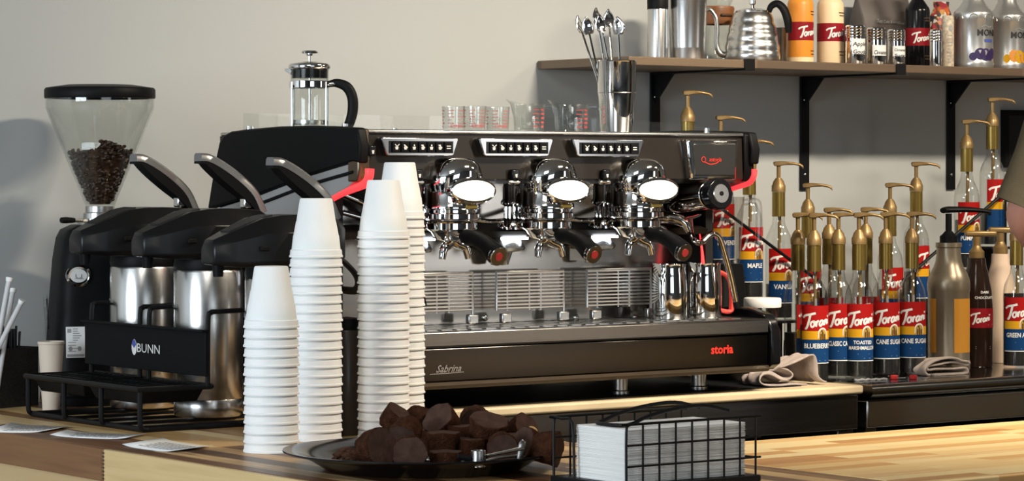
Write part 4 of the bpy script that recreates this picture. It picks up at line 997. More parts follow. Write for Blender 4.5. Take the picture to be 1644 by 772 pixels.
sp = -dr; MB().loft([[sp*.036+Vector((sp.y*w, -sp.x*w, z)) for w, z in ((-.012, .124), (.012, .124), (.010, .112), (-.010, .112))], [sp*.050+Vector((sp.y*w, -sp.x*w, z)) for w, z in ((-.003, .125), (.003, .125), (.003, .121), (-.003, .121))]]).build('pouring_lip', 'chrome', G, bevel=.001)
# measuring glasses with red scales
def shot(px, Y, r, h, label, seed):
    loc = top_at(px, Y); t = thing('measuring_glass', label, 'glass', loc, 0, 'small measuring glasses on the coffee machine')
    g = MB().lathe([(0, 0), (r*.90, 0), (r*.92, .002), (r, h-.001), (r*1.015, h), (r*.97, h), (r*.88, .006), (0, .006)], 36).build('glass_body', 'glass2', t)
    b = MB(); rr = random.Random(seed); fn = cylmap(r*.965, -.6)
    for c in (-1.25, -.35, .55, 1.4):
        for k in range(6):
            v = h*(.16+.13*k); b.urect(fn, r*c-.004, v, r*c+.004+.003*rr.random(), v+.0011, 2, 3)
            if k % 2: b.urect(fn, r*c+.006, v-.0006, r*c+.0085, v+.0018, 2, 2)
    b.utext(fn, 'CARINA', r*.3, h*.14, .0075, 'c', 2, bold=.02)
    b.build('red_scale', 'redink', g); return t
shot(728, 4.74, .0235, .050, 'small measuring glass with red scale, leftmost of the three', 1)
shot(762, 4.70, .0235, .050, 'small measuring glass with red scale, middle of the three', 2)
shot(799, 4.72, .0245, .050, 'small measuring glass with red scale, rightmost of the three', 3)
def jug(px, Y, r, h, label, seed, rz):
    loc = top_at(px, Y); t = thing('measuring_jug', label, 'measuring cup', loc, rz, 'glass measuring jugs on the coffee machine')
    b = MB(); n = 40; R = []
    for rad, z, k in ((r*.84, 0, 0), (r*.90, .003, 0), (r*.95, h*.5, 0), (r, h*.93, .4), (r*1.04, h, 1.0), (r*.985, h*.995, 1.0), (r*.95, h*.92, .4), (r*.91, h*.5, 0), (r*.86, .006, 0)):
        R.append([Vector(((rad + k*.014*max(0, math.cos(a-PI))**8)*math.cos(a), rad*math.sin(a), z + k*.010*max(0, math.cos(a-PI))**6)) for a in [2*PI*i/n for i in range(n)]])
    b.loft(R); g = b.build('jug_body', 'glass2', t)
    MB().tube([(r*.97, 0, h*.90), (r*1.30, 0, h*.93), (r*1.62, 0, h*.82), (r*1.75, 0, h*.50), (r*1.80, 0, h*.08)], [.0045, .0055, .0058, .0055, .005], 10, flat=(1, 1.4)).build('handle', 'glass2', t)
    b = MB(); fn = cylmap(r*.962, .1-rz); rr = random.Random(seed)
    for k in range(5):
        v = h*(.18+.15*k); b.urect(fn, -.016, v, -.004+.004*rr.random(), v+.0014, 2, 3); b.urect(fn, .004, v-.001, .014+.003*rr.random(), v+.0024, 2, 3)
    b.build('red_scale', 'redink', g); return t
jug(849, 4.76, .034, .058, 'glass measuring jug with red scale and handle, left of the two', 4, -.45)
jug(917, 4.80, .037, .060, 'glass measuring jug with red scale and handle, beside the steel tumbler', 5, -.45)
# steel tumbler full of bar spoons
loc = top_at(990, 4.74)
t = thing('tumbler', 'tall steel tumbler holding long spoons on the coffee machine', 'tumbler', loc)
MB().lathe([(0, 0), (.033, 0), (.0342, .003), (.0385, .075), (.0402, .085), (.0415, .150), (.0422, .1515), (.0415, .153), (.0400, .152), (.0385, .090), (.033, .006), (0, .006)], 48).build('cup_body', 'chrome', t)
MB().lathe([(.0402, .0835), (.0407, .0845), (.0402, .0855)], 48).build('seam', 'steel', t)
cb = Vector(loc)
def spoon(px, py, dz, bx_, by_, label, w=.014, az=0.0):
    Z = cb.x*S_+cb.y*C_+dz; top = atZ(px, py, Z); base = cb + Vector((bx_, by_, .0065))
    t = thing('bar_spoon', label, 'spoon', tuple(base), 0, 'long spoons in the steel tumbler')
    d = (top-base).normalized(); nk = top - d*.022
    MB().tube([base, base.lerp(nk, .5), nk, nk+d*.006], [.0024, .0024, .0022, .0035], 8).build('handle', 'chrome', t, world=True)
    nv = Vector((-S_, -C_, 0)); nv = (nv - d*nv.dot(d)).normalized(); nv = Matrix.Rotation(az, 3, d) @ nv; sv = d.cross(nv)
    Q = Matrix((tuple(sv), tuple(nv), tuple(d))).transposed()
    b = MB(); n = 16; R = []
    for k in range(9):
        u = k/8; ww = w*math.sin(PI*min(1, .12+u*.88)**.8)**.7 if k < 8 else .001; dep = .0045*math.sin(PI*u)
        R.append([nk + d*.002 + Q @ Vector((ww*math.cos(a), (.0022 if math.sin(a) > 0 else .0009)*math.sin(a)*2 - dep + .35*dep*abs(math.cos(a))*2, u*.038)) for a in [2*PI*i/n for i in range(n)]])
    b.loft(R).build('bowl', 'chrome', t, world=True, smooth=85)
view_az = TH
spoon(930, 38, .005, -.012, -.006, 'bar spoon leaning furthest left in the steel tumbler', .012, .9)
spoon(943, 40, -.012, -.008, .010, 'bar spoon second from left in the steel tumbler', .013, .2)
spoon(958, 26, .012, .0, .006, 'tallest bar spoon in the middle of the steel tumbler', .013, .8)
spoon(964, 36, -.014, .004, -.014, 'bar spoon in front of the tallest one in the tumbler', .013, .5)
spoon(977, 28, .016, .012, .012, 'bar spoon second from right in the steel tumbler', .013, .3)
spoon(992, 40, -.004, .016, -.002, 'bar spoon furthest right, round bowl facing us', .0165, -.65)
# steel pitchers on the drip tray
def pitcher(px, Y, label, red, r=.0375, h=.116):
    p = onY(px, 500, Y); t = thing('milk_pitcher', label, 'pitcher', (p.x, p.y, CAMZ-.3062), 0, 'steel milk pitchers on the drip tray')
    MB().lathe([(0, 0), (r*.97, 0), (r, .003), (r*1.0, h*.55), (r*.96, h*.80), (r*.90, h*.90), (r*.93, h), (r*.91, h), (r*.88, h*.90), (r*.94, h*.55), (r*.95, .006), (0, .006)], 44).build('pitcher_body', 'chrome', t)
    a = Vector((1, -.25, 0)).normalized() if red else Vector((.55, .8, 0)).normalized()
    MB().tube([a*r*.95+Vector((0, 0, h*.84)), a*(r+.016)+Vector((0, 0, h*.76)), a*(r+.026)+Vector((0, 0, h*.60)), a*(r+.028)+Vector((0, 0, h*.18)), a*(r+.020)+Vector((0, 0, h*.10)), a*r*.98+Vector((0, 0, h*.13))], .0048, 8, 3, flat=(1, 1.8)).build('handle', 'pinkh' if red else 'chrome', t)
    MB().loft([[Vector((-r*.80, -.012, h)), Vector((-r*.80, .012, h)), Vector((-r*.86, .010, h*.80)), Vector((-r*.86, -.010, h*.80))], [Vector((-r*1.18, -.003, h*1.03)), Vector((-r*1.18, .003, h*1.03)), Vector((-r*1.13, .003, h*.97)), Vector((-r*1.13, -.003, h*.97))]]).build('pouring_lip', 'chrome', t)
pitcher(1075, 4.665, 'steel milk pitcher on the drip tray, left of the two', False)
pitcher(1131, 4.672, 'steel milk pitcher with red glowing handle on the drip tray', True)

# ------------------------------------------------------------------ things on the wall shelf
def sh(px, Y): p = onY(px, 280, Y); return (p.x, p.y, SZ+.0006)
def px_r(w, px, Y): return w/2*Y/(C_-tt(px)*S_)/F
r = px_r(33, 1056, 5.22)
t = thing('canister', 'slim steel canister with black lid, leftmost on the shelf', 'canister', sh(1056, 5.22)); 
MB().lathe([(0, 0), (r, 0), (r, .118), (r*.98, .120), (0, .120)], 40).build('body', 'steel', t); MB().lathe([(0, .1202), (r*1.03, .1202), (r*1.03, .152), (r*.97, .155), (0, .155)], 40).build('lid', 'black', t)
r = px_r(60, 1104, 5.20)
t = thing('shaker_tin', 'tall wide steel shaker tin on the shelf beside the slim canister', 'tin', sh(1104, 5.20))
MB().lathe([(0, 0), (r*.93, 0), (r*.95, .004), (r*.955, .027), (r*.962, .028), (r*.965, .030), (r*1.08, .185), (r*1.10, .187), (r*1.06, .187), (r*.93, .006), (0, .006)], 48).build('body', 'steel', t)
t = thing('pour_over_carafe', 'clear pour over carafe with dark wood collar behind the kettle', 'carafe', sh(1150, 5.32))
G = MB().lathe([(0, .002), (.055, .002), (.064, .010), (.064, .035), (.050, .075), (.030, .108), (.030, .128), (.055, .195), (.054, .196), (.0285, .128), (.0285, .108), (.048, .075), (.062, .035), (.062, .011), (0, .005)], 44).build('glass_body', 'glass2', t)
MB().lathe([(.031, .097), (.041, .096), (.043, .102), (.0415, .118), (.045, .135), (.043, .140), (.031, .128)], 32).build('wood_collar', 'walnut', t)
MB().tube([(-.02, -.042, .118), (.0, -.046, .118), (.02, -.042, .119), (.035, -.036, .127)], .003, 6).build('leather_tie', 'lbrown', t)
# gooseneck kettle with a ribbed body
K = sh(1208, 5.20); t = thing('gooseneck_kettle', 'ribbed steel gooseneck kettle on the shelf', 'kettle', K)
pr = [(0, 0), (.064, 0), (.066, .003)]
for k in range(5):
    z0 = .004+.0232*k; rr = [.066, .0652, .0622, .0575, .0515][k]; r2 = [.0652, .0622, .0575, .0515, .0440][k]
    for j in range(1, 7): u = j/6; pr.append((rr+(r2-rr)*u + .0022*math.sin(PI*u), z0+.0232*u))
pr += [(.041, .1205), (0, .1205)]
MB().lathe(pr, 56).build('kettle_body', 'steel', t)
q = MB().lathe([(0, .1207), (.039, .1207), (.0395, .125), (.022, .130), (0, .131)], 40).build('kettle_lid', 'steel', t); MB().lathe([(0, .131), (.005, .131), (.0045, .138), (.0085, .142), (.0085, .150), (0, .152)], 24).build('lid_knob', 'chrome', q)
dl = Vector((-C_, S_, 0))*.95; z = Vector((0, 0, 1))
MB().tube([dl*.060+z*.018, dl*.082+z*.022, dl*.091+z*.045, dl*.090+z*.080, dl*.094+z*.110, dl*.108+z*.128, dl*.122+z*.124], [.0085, .0075, .0062, .0058, .0054, .005, .0048], 12).build('spout', 'steel', t)
dr = -dl; MB().tube([dr*.040+z*.118, dr*.048+z*.136, dr*.064+z*.142, dr*.080+z*.128, dr*.090+z*.100, dr*.092+z*.072], [.006, .008, .0095, .0105, .0105, .008], 12, flat=(1.2, .9)).build('handle', 'black', t)
loc = sh(1257, 5.31); t = thing('steel_cup', 'small steel cup half hidden behind the kettle', 'cup', loc); MB().lathe([(0, 0), (.024, 0), (.0245, .003), (.0255, .092), (.0268, .094), (.025, .094), (.0235, .005), (0, .005)], 32).build('cup_body', 'steel', t)
# sauce bottles with a red band
def sauce(px, w, Y, m, name, label, base=None, h=.19, rot=0.0):
    loc = sh(px, Y); r = px_r(w, px, Y); t = thing(name, label, 'bottle', loc, 0, 'sauce bottles on the wall shelf')
    B = MB().lathe([(0, 0), (r*.96, 0), (r, .004), (r, .145), (r*.95, .153), (r*.55, .172), (r*.45, .176), (r*.45, h), (0, h)], 44).build('bottle_body', m, t)
    if base: MB().lathe([(r*1.004, .002), (r*1.006, .002), (r*1.006, .016), (r*1.004, .016)], 44).build('bottom_band', base, B)
    b = MB(); fn = cylmap(r, rot); b.mi = 0; b.urect(fn, -r*2.2, .057, r*2.2, .102, 1, 40)
    b.mi = 1; script_torani(b, fn, -.030, .066, .022, L=2)
    b.mi = 2; b.urect(fn, -.004, .126, .020, .1285, 2, 6); b.urect(fn, -.002, .119, .020, .1215, 2, 6); b.urect(fn, -.004, .030, .022, .0325, 2, 6); b.urect(fn, -.002, .022, .018, .0245, 2, 6)
    b.build('label', ['lred2', 'lwhite', 'lbrown' if m != 'black' else 'lgrey'], B)
    MB().lathe([(0, h), (r*.52, h), (r*.52, h+.03), (0, h+.032)], 32).build('bottle_cap', 'black' if m == 'black' else 'lwhite', t); return t
sauce(1285, 42, 5.20, 'orange', 'sauce_bottle', 'orange sauce bottle with a dark red band beside the kettle', 'peach', rot=.25)
sauce(1333, 43, 5.20, 'peach', 'sauce_bottle', 'pale cream sauce bottle with a dark red band on the shelf', rot=.05)
sauce(1473, 40, 5.24, 'blackgl', 'sauce_bottle', 'black sauce bottle with a dark red band behind the shakers', rot=-.1)
# printed bag behind the shakers
a = sh(1374, 5.355); c = sh(1457, 5.355); w = c[0]-a[0]
t = thing('printed_bag', 'grey brown printed bag standing behind the steel shakers', 'bag', ((a[0]+c[0])/2, 5.355, SZ+.0006))
b = MB(); R = []
for z, d, ww in ((0, .030, .97), (.004, .034, 1), (.07, .036, 1), (.13, .028, 1), (.17, .012, .99), (.19, .004, .98)):
    R.append([Vector((w/2*ww*x, d*y, z)) for x, y in ((-1, -.6), (-.93, -1), (-.3, -1.05), (.3, -1.05), (.93, -1), (1, -.6), (1, .6), (.93, 1), (-.93, 1), (-1, .6))])
bg = b.loft(R).build('bag_body', 'bagc', t, smooth=50)
fn = planemap((0, -.0375, 0), (1, 0, 0), (0, 0, 1), .0008); g = MB()
g.utext(fn, 'Tea', -.046, .118, .014, 'c', 2, .2); g.utext(fn, 'Cold Brewed', -.003, .118, .011, 'c', 2, .2); g.utext(fn, 'Sweet Cream', .044, .116, .010, 'c', 2, .2)
for k, (u, wd) in enumerate(((-.043, .016), (-.002, .018), (.040, .017))):
    v = .090 - .003*k
    for e in (0,): g.uline(fn, [(u-wd, v+.014), (u+wd, v+.014), (u+wd*.85, v-.014), (u-wd*.85, v-.014), (u-wd, v+.014)], .0012, 2, 1)
    g.utext(fn, 'LATTE' if k == 0 else 'MILK', u, v-.010, .0115, 'c', 2, bold=.02); g.utext(fn, 'fresh', u, v+.003, .009, 'c', 2, .2)
g.build('print', 'lgrey', bg)
def shaker(px, w, Y, h, words, label, lw=1.0, z0=.028, z1=.065):
    loc = sh(px, Y); r = px_r(w, px, Y); t = thing('spice_shaker', label, 'shaker', loc, 0, 'steel shakers on the wall shelf')
    B = MB().lathe([(0, 0), (r*.96, 0), (r, .003), (r, h*.66), (0, h*.66)], 40).build('shaker_body', 'chrome', t)
    pr = [(0, h*.665), (r*1.02, h*.665)]
    for k in range(4): z = h*(.67+.075*k); pr += [(r*1.03, z), (r*1.03, z+h*.05), (r*.99, z+h*.06)]
    pr += [(r*.9, h*.985), (0, h)]
    MB().lathe(pr, 40).build('shaker_lid', 'chrome', t)
    if words is not None:
        b = MB(); fn = cylmap(r, -.22); b.mi = 0; b.urect(fn, -r*lw, z0, r*lw, z1, 1, 12); b.mi = 1
        for k, s in enumerate(words):
            n = len(words); b.utext(fn, s, .0, z1-.004-(z1-z0)*(k+.72)/n, (z1-z0)*.55/max(1, n*.75), 'c', 2, .15, .02, width=min(r*1.55, .36*r*len(s)))
        b.build('paper_label', ['lwhite', 'lblack'], B)
shaker(1373, 32, 5.13, .097, ['Apple', 'Gouda'], 'steel shaker with a tall white handwritten label, left of three', .85, .024, .062)
shaker(1407, 31, 5.13, .093, ['Cinnamon'], 'steel shaker with one handwritten word, middle of three', .95, .022, .048)
shaker(1439, 28, 5.13, .091, ['Cinnamon', 'Sugar'], 'steel shaker with two small handwritten lines, right of three', .95, .022, .048)
shaker(1502, 20, 5.12, .094, None, 'narrow unlabelled steel shaker between black bottle and paper roll')
p = sh(1511, 5.27); t = thing('snack_bag', 'crumpled bag of bright orange and white wrappers on the shelf', 'bag', p)
b = MB(); R = []; rr = random.Random(8); n = 26
for z, d in ((0, .024), (.01, .030), (.05, .031), (.09, .032), (.12, .031), (.14, .026), (.16, .018), (.175, .020)):
    R.append([Vector((d*1.15*math.cos(2*PI*k/n)*(1+rr.uniform(-.10, .10)), d*.9*math.sin(2*PI*k/n)*(1+rr.uniform(-.10, .10)), z)) for k in range(n)])
b.loft(R).build('bag_body', 'candy', t, smooth=20)
p = sh(1522, 5.16); t = thing('paper_roll', 'narrow printed paper tube beside the silver bottles', 'tube', p, .2)
MB().lathe([(0, 0), (.0145, 0), (.0148, .002), (.0150, .128), (.0135, .132), (0, .132)], 28).build('tube_body', 'printp', t)
b = MB(); fn = cylmap(.0151, -.5); b.udisc(fn, 0, .098, .006, .0065, 1); rr = random.Random(4)
for k in range(9): b.urect(fn, -.009, .012+.0085*k, -.009+.016*(.4+.6*rr.random()), .0145+.0085*k, 1, 4)
b.build('print', 'lgrey', t)
p = sh(1543, 5.34); t = thing('mug', 'white mug mostly hidden behind the silver bottle', 'mug', p); MB().lathe([(0, 0), (.028, 0), (.030, .004), (.031, .06), (.029, .06), (.027, .006), (0, .005)], 32).build('mug_body', 'whitepl', t)
MB().tube([(-.030, -.004, .048), (-.048, -.006, .046), (-.052, -.006, .03), (-.046, -.006, .016), (-.030, -.004, .013)], .0035, 8).build('handle', 'whitepl', t)
def puree(px, w, Y, fruit, label, word='MONIN'):
    p = sh(px, Y); r = px_r(w, px, Y); t = thing('fruit_syrup_jar', label, 'bottle', p, 0, 'silver fruit syrup bottles on the shelf')
    B = MB().lathe([(0, 0), (r*.96, 0), (r*1.0, .003), (r*1.0, .016), (r*.97, .020), (r*.97, .122), (r*1.0, .1245), (r*1.0, .140), (r*.97, .144), (r*.70, .158), (r*.5, .175), (r*.42, .20), (0, .20)], 48).build('bottle_body', 'silver', t)
    b = MB(); fn = cylmap(r*.972, -.25); b.mi = 0; b.utext(fn, word, .020, .082, .0225, 'c', 2, 0, .025, width=.078); b.mi = 1; b.uline(fn, [(-.008, .104), (.004, .108), (.016, .104), (.030, .107)], .0012, 2)
    b.mi = 2; b.urect(fn, .002, .066, .030, .073, 2, 8) if fruit == 'purple' else b.uline(fn, [(.004, .070), (.03, .069)], .002, 2, 1); b.mi = 1; b.uline(fn, [(.008, .058), (.03, .058)], .0015, 2, 1)
    b.mi = 3; rr = random.Random(len(label))
    spots = [(-.028, .029, .009), (-.010, .036, .013), (.006, .034, .014), (.020, .031, .011), (.030, .037, .012)]
    for k, (u, v, q) in enumerate(spots):
        b.mi = 3 if fruit != 'peachpr' or k % 2 else 4
        b.udisc(fn, u, v, q*(1.15 if fruit == 'purple' else 1.0), q*(1.15 if fruit == 'purple' else 1.2), 2.0+.25*k)
    b.build('label', ['lblack', 'lgrey', 'lblueink' if fruit == 'purple' else 'pinkpr', fruit, 'lyel' if fruit == 'peachpr' else fruit], B)
    b = MB()
    for k in range(8):
        a = 2*PI*k/8; P = [(r*1.001*math.sin(a+d), -r*1.001*math.cos(a+d), z) for d, z in ((-.22, .126), (-.15, .134), (0, .137), (.15, .134), (.22, .126))]; MB().tube(P, .0012, 6).build('rim_loop', 'silver', B)
    MB().lathe([(0, .2), (r*.45, .2), (r*.45, .225), (0, .226)], 28).build('bottle_cap', 'lwhite', t); return t
puree(1563, 64, 5.16, 'purple', 'silver fruit bottle with blueberries printed on it')
puree(1617, 62, 5.20, 'peachpr', 'silver fruit bottle with peaches printed on it')
puree(1666, 62, 5.24, 'pinkpr', 'silver fruit bottle cut by the right edge of the view')
# ------------------------------------------------------------------ syrup bottles with gold pumps
def pump(t, z, rz, L=.055, stem=.034, colr='gold'):
    MB().lathe([(0, z), (.0168, z), (.0168, z+.014), (.0150, z+.017), (.0125, z+.025), (.0080, z+.031), (.0072, z+.033), (0, z+.033)], 28).build('pump_collar', colr, t)
    MB().cyl((0, 0, z+.03), (0, 0, z+.033+stem), .0050, n=12).build('pump_stem', colr, t)
    h = z+.033+stem; c, s = math.cos(rz), math.sin(rz)
    def P(a, w, zz): return Vector((a*c-w*s, a*s+w*c, zz))
    R = []
    for a, w, z0, z1 in ((-.0125, .004, h-.002, h+.003), (-.010, .0085, h-.006, h+.005), (0, .010, h-.0065, h+.0058), (.012, .0085, h-.004, h+.0058), (L*.6, .0062, h-.003, h+.0038), (L*.88, .0050, h-.006, h+.0005), (L, .0045, h-.0115, h-.004), (L+.001, .0038, h-.0135, h-.0085)):
        R.append([P(a, y*w, zz) for y, zz in ((-1, z0+.002), (-.6, z0), (.6, z0), (1, z0+.002), (1, z1-.002), (.6, z1), (-.6, z1), (-1, z1-.002))])
    MB().loft(R).build('pump_head', colr, t, smooth=50)
def syrup_label(t, R, rot, words, B, red='lred'):
    b = MB(); fn = cylmap(R, rot); W_ = 1.32*R
    b.mi = 0; b.urect(fn, -W_, .113, W_, .170, 1, 28); b.mi = 1; b.urect(fn, -W_, .094, W_, .113, 1, 28); b.mi = 2; b.urect(fn, -W_, .042, W_, .094, 1, 28)
    b.mi = 3; b.urect(fn, -W_, .040, W_, .042, 1, 28); script_torani(b, fn, -.90*R, .120, .0285, L=2)
    # arch emblem
    u0 = .30*R; P = [(u0+.0115*math.cos(a), .108+.0125*math.sin(a)) for a in [PI*k/12 for k in range(13)]] + [(u0-.0115, .097), (u0+.0115, .097)]
    b.mi = 3; b.upoly(fn, P, 3); b.mi = 4; b.upoly(fn, [(u0+(a-u0)*.82, .0975+(v-.0975)*.86) for a, v in P], 4)
    b.mi = 5
    for k in (-1, 0, 1): b.uline(fn, [(u0+k*.005, .094), (u0+k*.0045, .107+(k == 0)*.004)], .0028, 5, 1)
    b.udisc(fn, u0-.0025, .113, .0022, .0024, 5, 8)
    b.mi = 3; n = len(words)
    for k, s in enumerate(words):
        b.utext(fn, s, .02*R, .0745-.0125*k+(n-1)*.0045, .0150 if n == 1 else .0115, 'c', 2, 0, .025, width=min(2.2*R, (.0082 if n == 1 else .0066)*len(s)))
    b.mi = 6; b.uline(fn, [(-.012, .0625-(n-1)*.006), (.016, .0625-(n-1)*.006)], .0016, 2, 4); b.uline(fn, [(.002, .047), (.018, .047)], .0012, 2, 3)
    return b.build('label', [red, 'lyel', 'lblue', 'lwhite', 'lgold', 'lbrown', 'lgrey'], B)
NB = 'syrup bottles with gold pumps'
def syrup(px, Y, tier, words, rot, label, pz=-.78, stem=.034, fill='nearblack', L=.055, cx=None, neck='goldneck'):
    p = onY(px, 280, Y); x = p.x if cx is None else cx; R = .0322
    t = thing('syrup_bottle', label, 'bottle', (x, Y, TOP+tier+.0008), 0, NB)
    B = MB().lathe([(0, 0), (R*.93, 0), (R, .004), (R, .172), (R*.985, .185), (R*.90, .200), (R*.70, .214), (R*.52, .226), (R*.44, .243), (.0132, .262), (.0130, .300), (.0120, .300), (R*.40, .243), (R*.48, .226), (R*.66, .214), (R*.86, .200), (R*.94, .185), (R*.955, .172), (R*.955, .006), (0, .005)], 40).build('bottle_glass', 'glass3', t)
    fh = .178 if 'GREEN APPLE' in words else .085+.05*((px*7) % 5)/5
    MB().lathe([(0, .006), (R*.945, .006), (R*.945, fh), (0, fh)], 32).build('syrup', fill, t)
    MB().lathe([(.0136, .246), (.0158, .246), (.0156, .3045), (.0136, .3045)], 32).build('neck_sleeve', neck, t)
    MB().cyl((0, 0, .02), (.004, 0, .30), .0042, n=10).build('dip_tube', 'gold', t)
    syrup_label(t, R, rot, words, B); pump(t, .305, pz, L, stem); return t
syrup(1281, 4.835, 0, ['DULCE DE', 'LECHE'], .50, 'pump bottle at the left end of the front row, label turned right')
syrup(1307, 4.770, 0, ['BLUEBERRY'], -.42, 'pump bottle labelled blueberry, second in the front row')
syrup(1346, 4.805, 0, ['CLASSIC CARAMEL'], -.40, 'pump bottle labelled classic caramel in the front row')
syrup(1379, 4.768, 0, ['TOASTED', 'MARSHMALLOW'], -.46, 'pump bottle labelled toasted marshmallow in the front row')
syrup(1422, 4.790, 0, ['CANE SUGAR'], -.42, 'left one of the two cane sugar pump bottles in the front row')
syrup(1464, 4.780, 0, ['CANE SUGAR'], -.53, 'cane sugar pump bottle beside the gold sauce bottle')
syrup(1632, 4.800, 0, ['GREEN APPLE'], -.53, 'dark pump bottle labelled green apple at the right edge')
syrup(1331, 4.885, .010, [], -.2, 'pump bottle in the second row behind the classic caramel one')
syrup(1390, 4.880, .010, [], -.2, 'pump bottle in the second row behind the toasted marshmallow one')
YR = 5.10; ST = [.282, .225, .170, .118, .066]
for px, k, words, rot, lab, pz in ((1104, 0, [], 0, 'top step pump bottle behind the coffee machine, only its pump showing', -.5), (1157, 1, ['LAVENDER'], .05, 'lavender pump bottle on the second step behind the coffee machine', -.5),
                            (1203, 2, ['MAPLE'], -.25, 'maple pump bottle right beside the coffee machine side', -.5), (1250, 3, ['VANILLA'], -.2, 'vanilla pump bottle left of the front row, on the step rack', -.7), (1297, 4, [], -.2, 'pump bottle on the lowest step of the left rack, below the bracket', -.75),
                            (1429, 4, [], -.1, 'pump bottle on the lowest step of the right rack', -.75), (1471, 3, [], .55, 'tall standing pump bottle behind the cane sugar ones', -.72),
                            (1552, 1, ['PUMPKIN PIE'], -.2, 'pumpkin pie pump bottle on the right rack, under the right bracket', -.75), (1593, 0, [], .1, 'highest pump bottle on the right rack, beside the framed picture', -.6)):
    syrup(px, YR, ST[k], words, rot, lab, pz, L=.058)
def step_rack(xs, label, mirror=False):
    t = thing('step_rack', label, 'rack', (sum(xs)/len(xs), YR, TOP), 0, 'black step racks')
    n = len(xs)
    for k, x in enumerate(xs):
        z = ST[k]; MB().box2((x-.043, YR-.040, TOP+z-.006), (x+.043, YR+.040, TOP+z)).build('step', 'blackmet', t, world=True, bevel=.001)
        for y in (YR-.037, YR+.037): MB().box2((x-.004, y-.003, TOP), (x+.004, y+.003, TOP+z-.0062)).build('post', 'blackmet', t, world=True)
        MB().box2((x-.043, YR+.034, TOP+.0), (x+.043, YR+.040, TOP+z-.0064)).build('back_panel', 'blackm', t, world=True)
    for y in (YR-.046, ):
        a = Vector((xs[0], y, TOP+ST[0]+.14)); c = Vector((xs[-1], y, TOP+ST[n-1]+.14)); MB().tube([a, c], .0042, 8).build('guard_rail', 'blackmet', t, world=True)
        for k in (0, n-1): MB().tube([(xs[k], y, TOP+ST[k]-.004), (xs[k], y, TOP+ST[k]+.14)], .003, 8).build('rail_post', 'blackmet', t, world=True)
X = lambda px: onY(px, 280, YR).x
step_rack([X(1104), X(1157), X(1203), X(1250), X(1297)], 'black step rack of bottles descending beside the coffee machine')
step_rack([X(1593), X(1552), X(1511), X(1471), X(1429)], 'black step rack of bottles rising to the right edge')
# ------------------------------------------------------------------ sauce bottles on the steel top
p = onY(1523, 280, 4.815)
t = thing('sauce_bottle', 'champagne coloured sauce bottle with black pump and orange label panels', 'bottle', (p.x, 4.815, TOP+.0008))
R = .0505
B = MB().lathe([(0, 0), (R*.95, 0), (R, .006), (R, .024), (R*.97, .028), (R*.97, .185), (R, .190), (R*1.0, .207), (R*.97, .217), (R*.86, .231), (R*.71, .245), (R*.61, .259), (R*.57, .275), (R*.56, .291), (R*.61, .293), (R*.61, .303), (0, .303)], 56).build('bottle_body', 'champ', t)
b = MB(); fn = cylmap(R*.972, 0); b.urect(fn, -.026, .045, .052, .172, 1, 18); b.build('label_panel', 'amber', B)
b = MB(); b.urect(fn, -.092, .045, -.070, .172, 1, 8); b.build('label_panel', 'amber', B)
MB().lathe([(0, .3035), (.021, .3035), (.021, .318), (.014, .324), (.009, .330), (0, .330)], 32).build('pump_collar', 'black', t)
MB().cyl((0, 0, .33), (0, 0, .372), .0075, n=16).build('pump_stem', 'black', t)
MB().tube([(-.018, .0, .379), (0, 0, .381), (.04, -.025, .381), (.078, -.05, .377), (.083, -.053, .368)], [.009, .0105, .0085, .0065, .0055], 12, flat=(.75, 1.1)).build('pump_head', 'black', t)
def dark_sauce(px, Y, m, label, words, h=.262, R=.039):
    p = onY(px, 280, Y); t = thing('sauce_bottle', label, 'bottle', (p.x, Y, TOP+.0008), 0, 'sauce bottles with wide gold pumps')
    B = MB().lathe([(0, 0), (R*.95, 0), (R, .004), (R, .150), (R*.93, .185), (R*.72, .225), (R*.58, .245), (R*.55, h), (0, h)], 44).build('bottle_body', m, t)
    if words:
        b = MB(); fn = cylmap(R, -.35); b.mi = 0; b.urect(fn, -R*1.5, .095, R*1.5, .142, 1, 30); b.mi = 1; script_torani(b, fn, -.026, .106, .022, L=2); b.mi = 2; b.uline(fn, [(.012, .102), (.03, .103)], .002, 2, 3)
        b.build('label', ['lred2', 'lwhite', 'lgrey'], B); b = MB(); fn = cylmap(R*.97, -.35); b.mi = 1; b.utext(fn, 'DARK', .004, .178, .0085, 'c', 3, 0, .02); b.utext(fn, 'CHOCOLATE', .004, .165, .0085, 'c', 4, 0, .02); b.mi = 2; fn = cylmap(R, -.35); b.uline(fn, [(-.02, .045), (.02, .045)], .0012, 2, 5); b.uline(fn, [(-.02, .05), (.02, .05)], .0012, 2, 5)
        b.build('flavour_print', ['lred2', 'lwhite', 'lgrey'], B)
    MB().lathe([(0, h+.0005), (.0185, h+.0005), (.0185, h+.016), (.013, h+.022), (.010, h+.030), (0, h+.030)], 28).build('pump_collar', 'gold', t)
    MB().cyl((0, 0, h+.03), (0, 0, h+.052), .0095, n=16).build('pump_stem', 'gold', t)
    MB().box((.008, -.006, h+.059), (.078, .020, .014), Matrix.Rotation(-.65, 3, 'Z')).build('pump_head', 'gold', t, bevel=.005, seg=3); return t
dark_sauce(1568, 4.885, 'darkch', 'dark chocolate sauce bottle with red label and wide gold pump', True)
dark_sauce(1606, 4.965, 'cream_w', 'pale sauce bottle with wide gold pump, behind the dark chocolate one', None, .268)
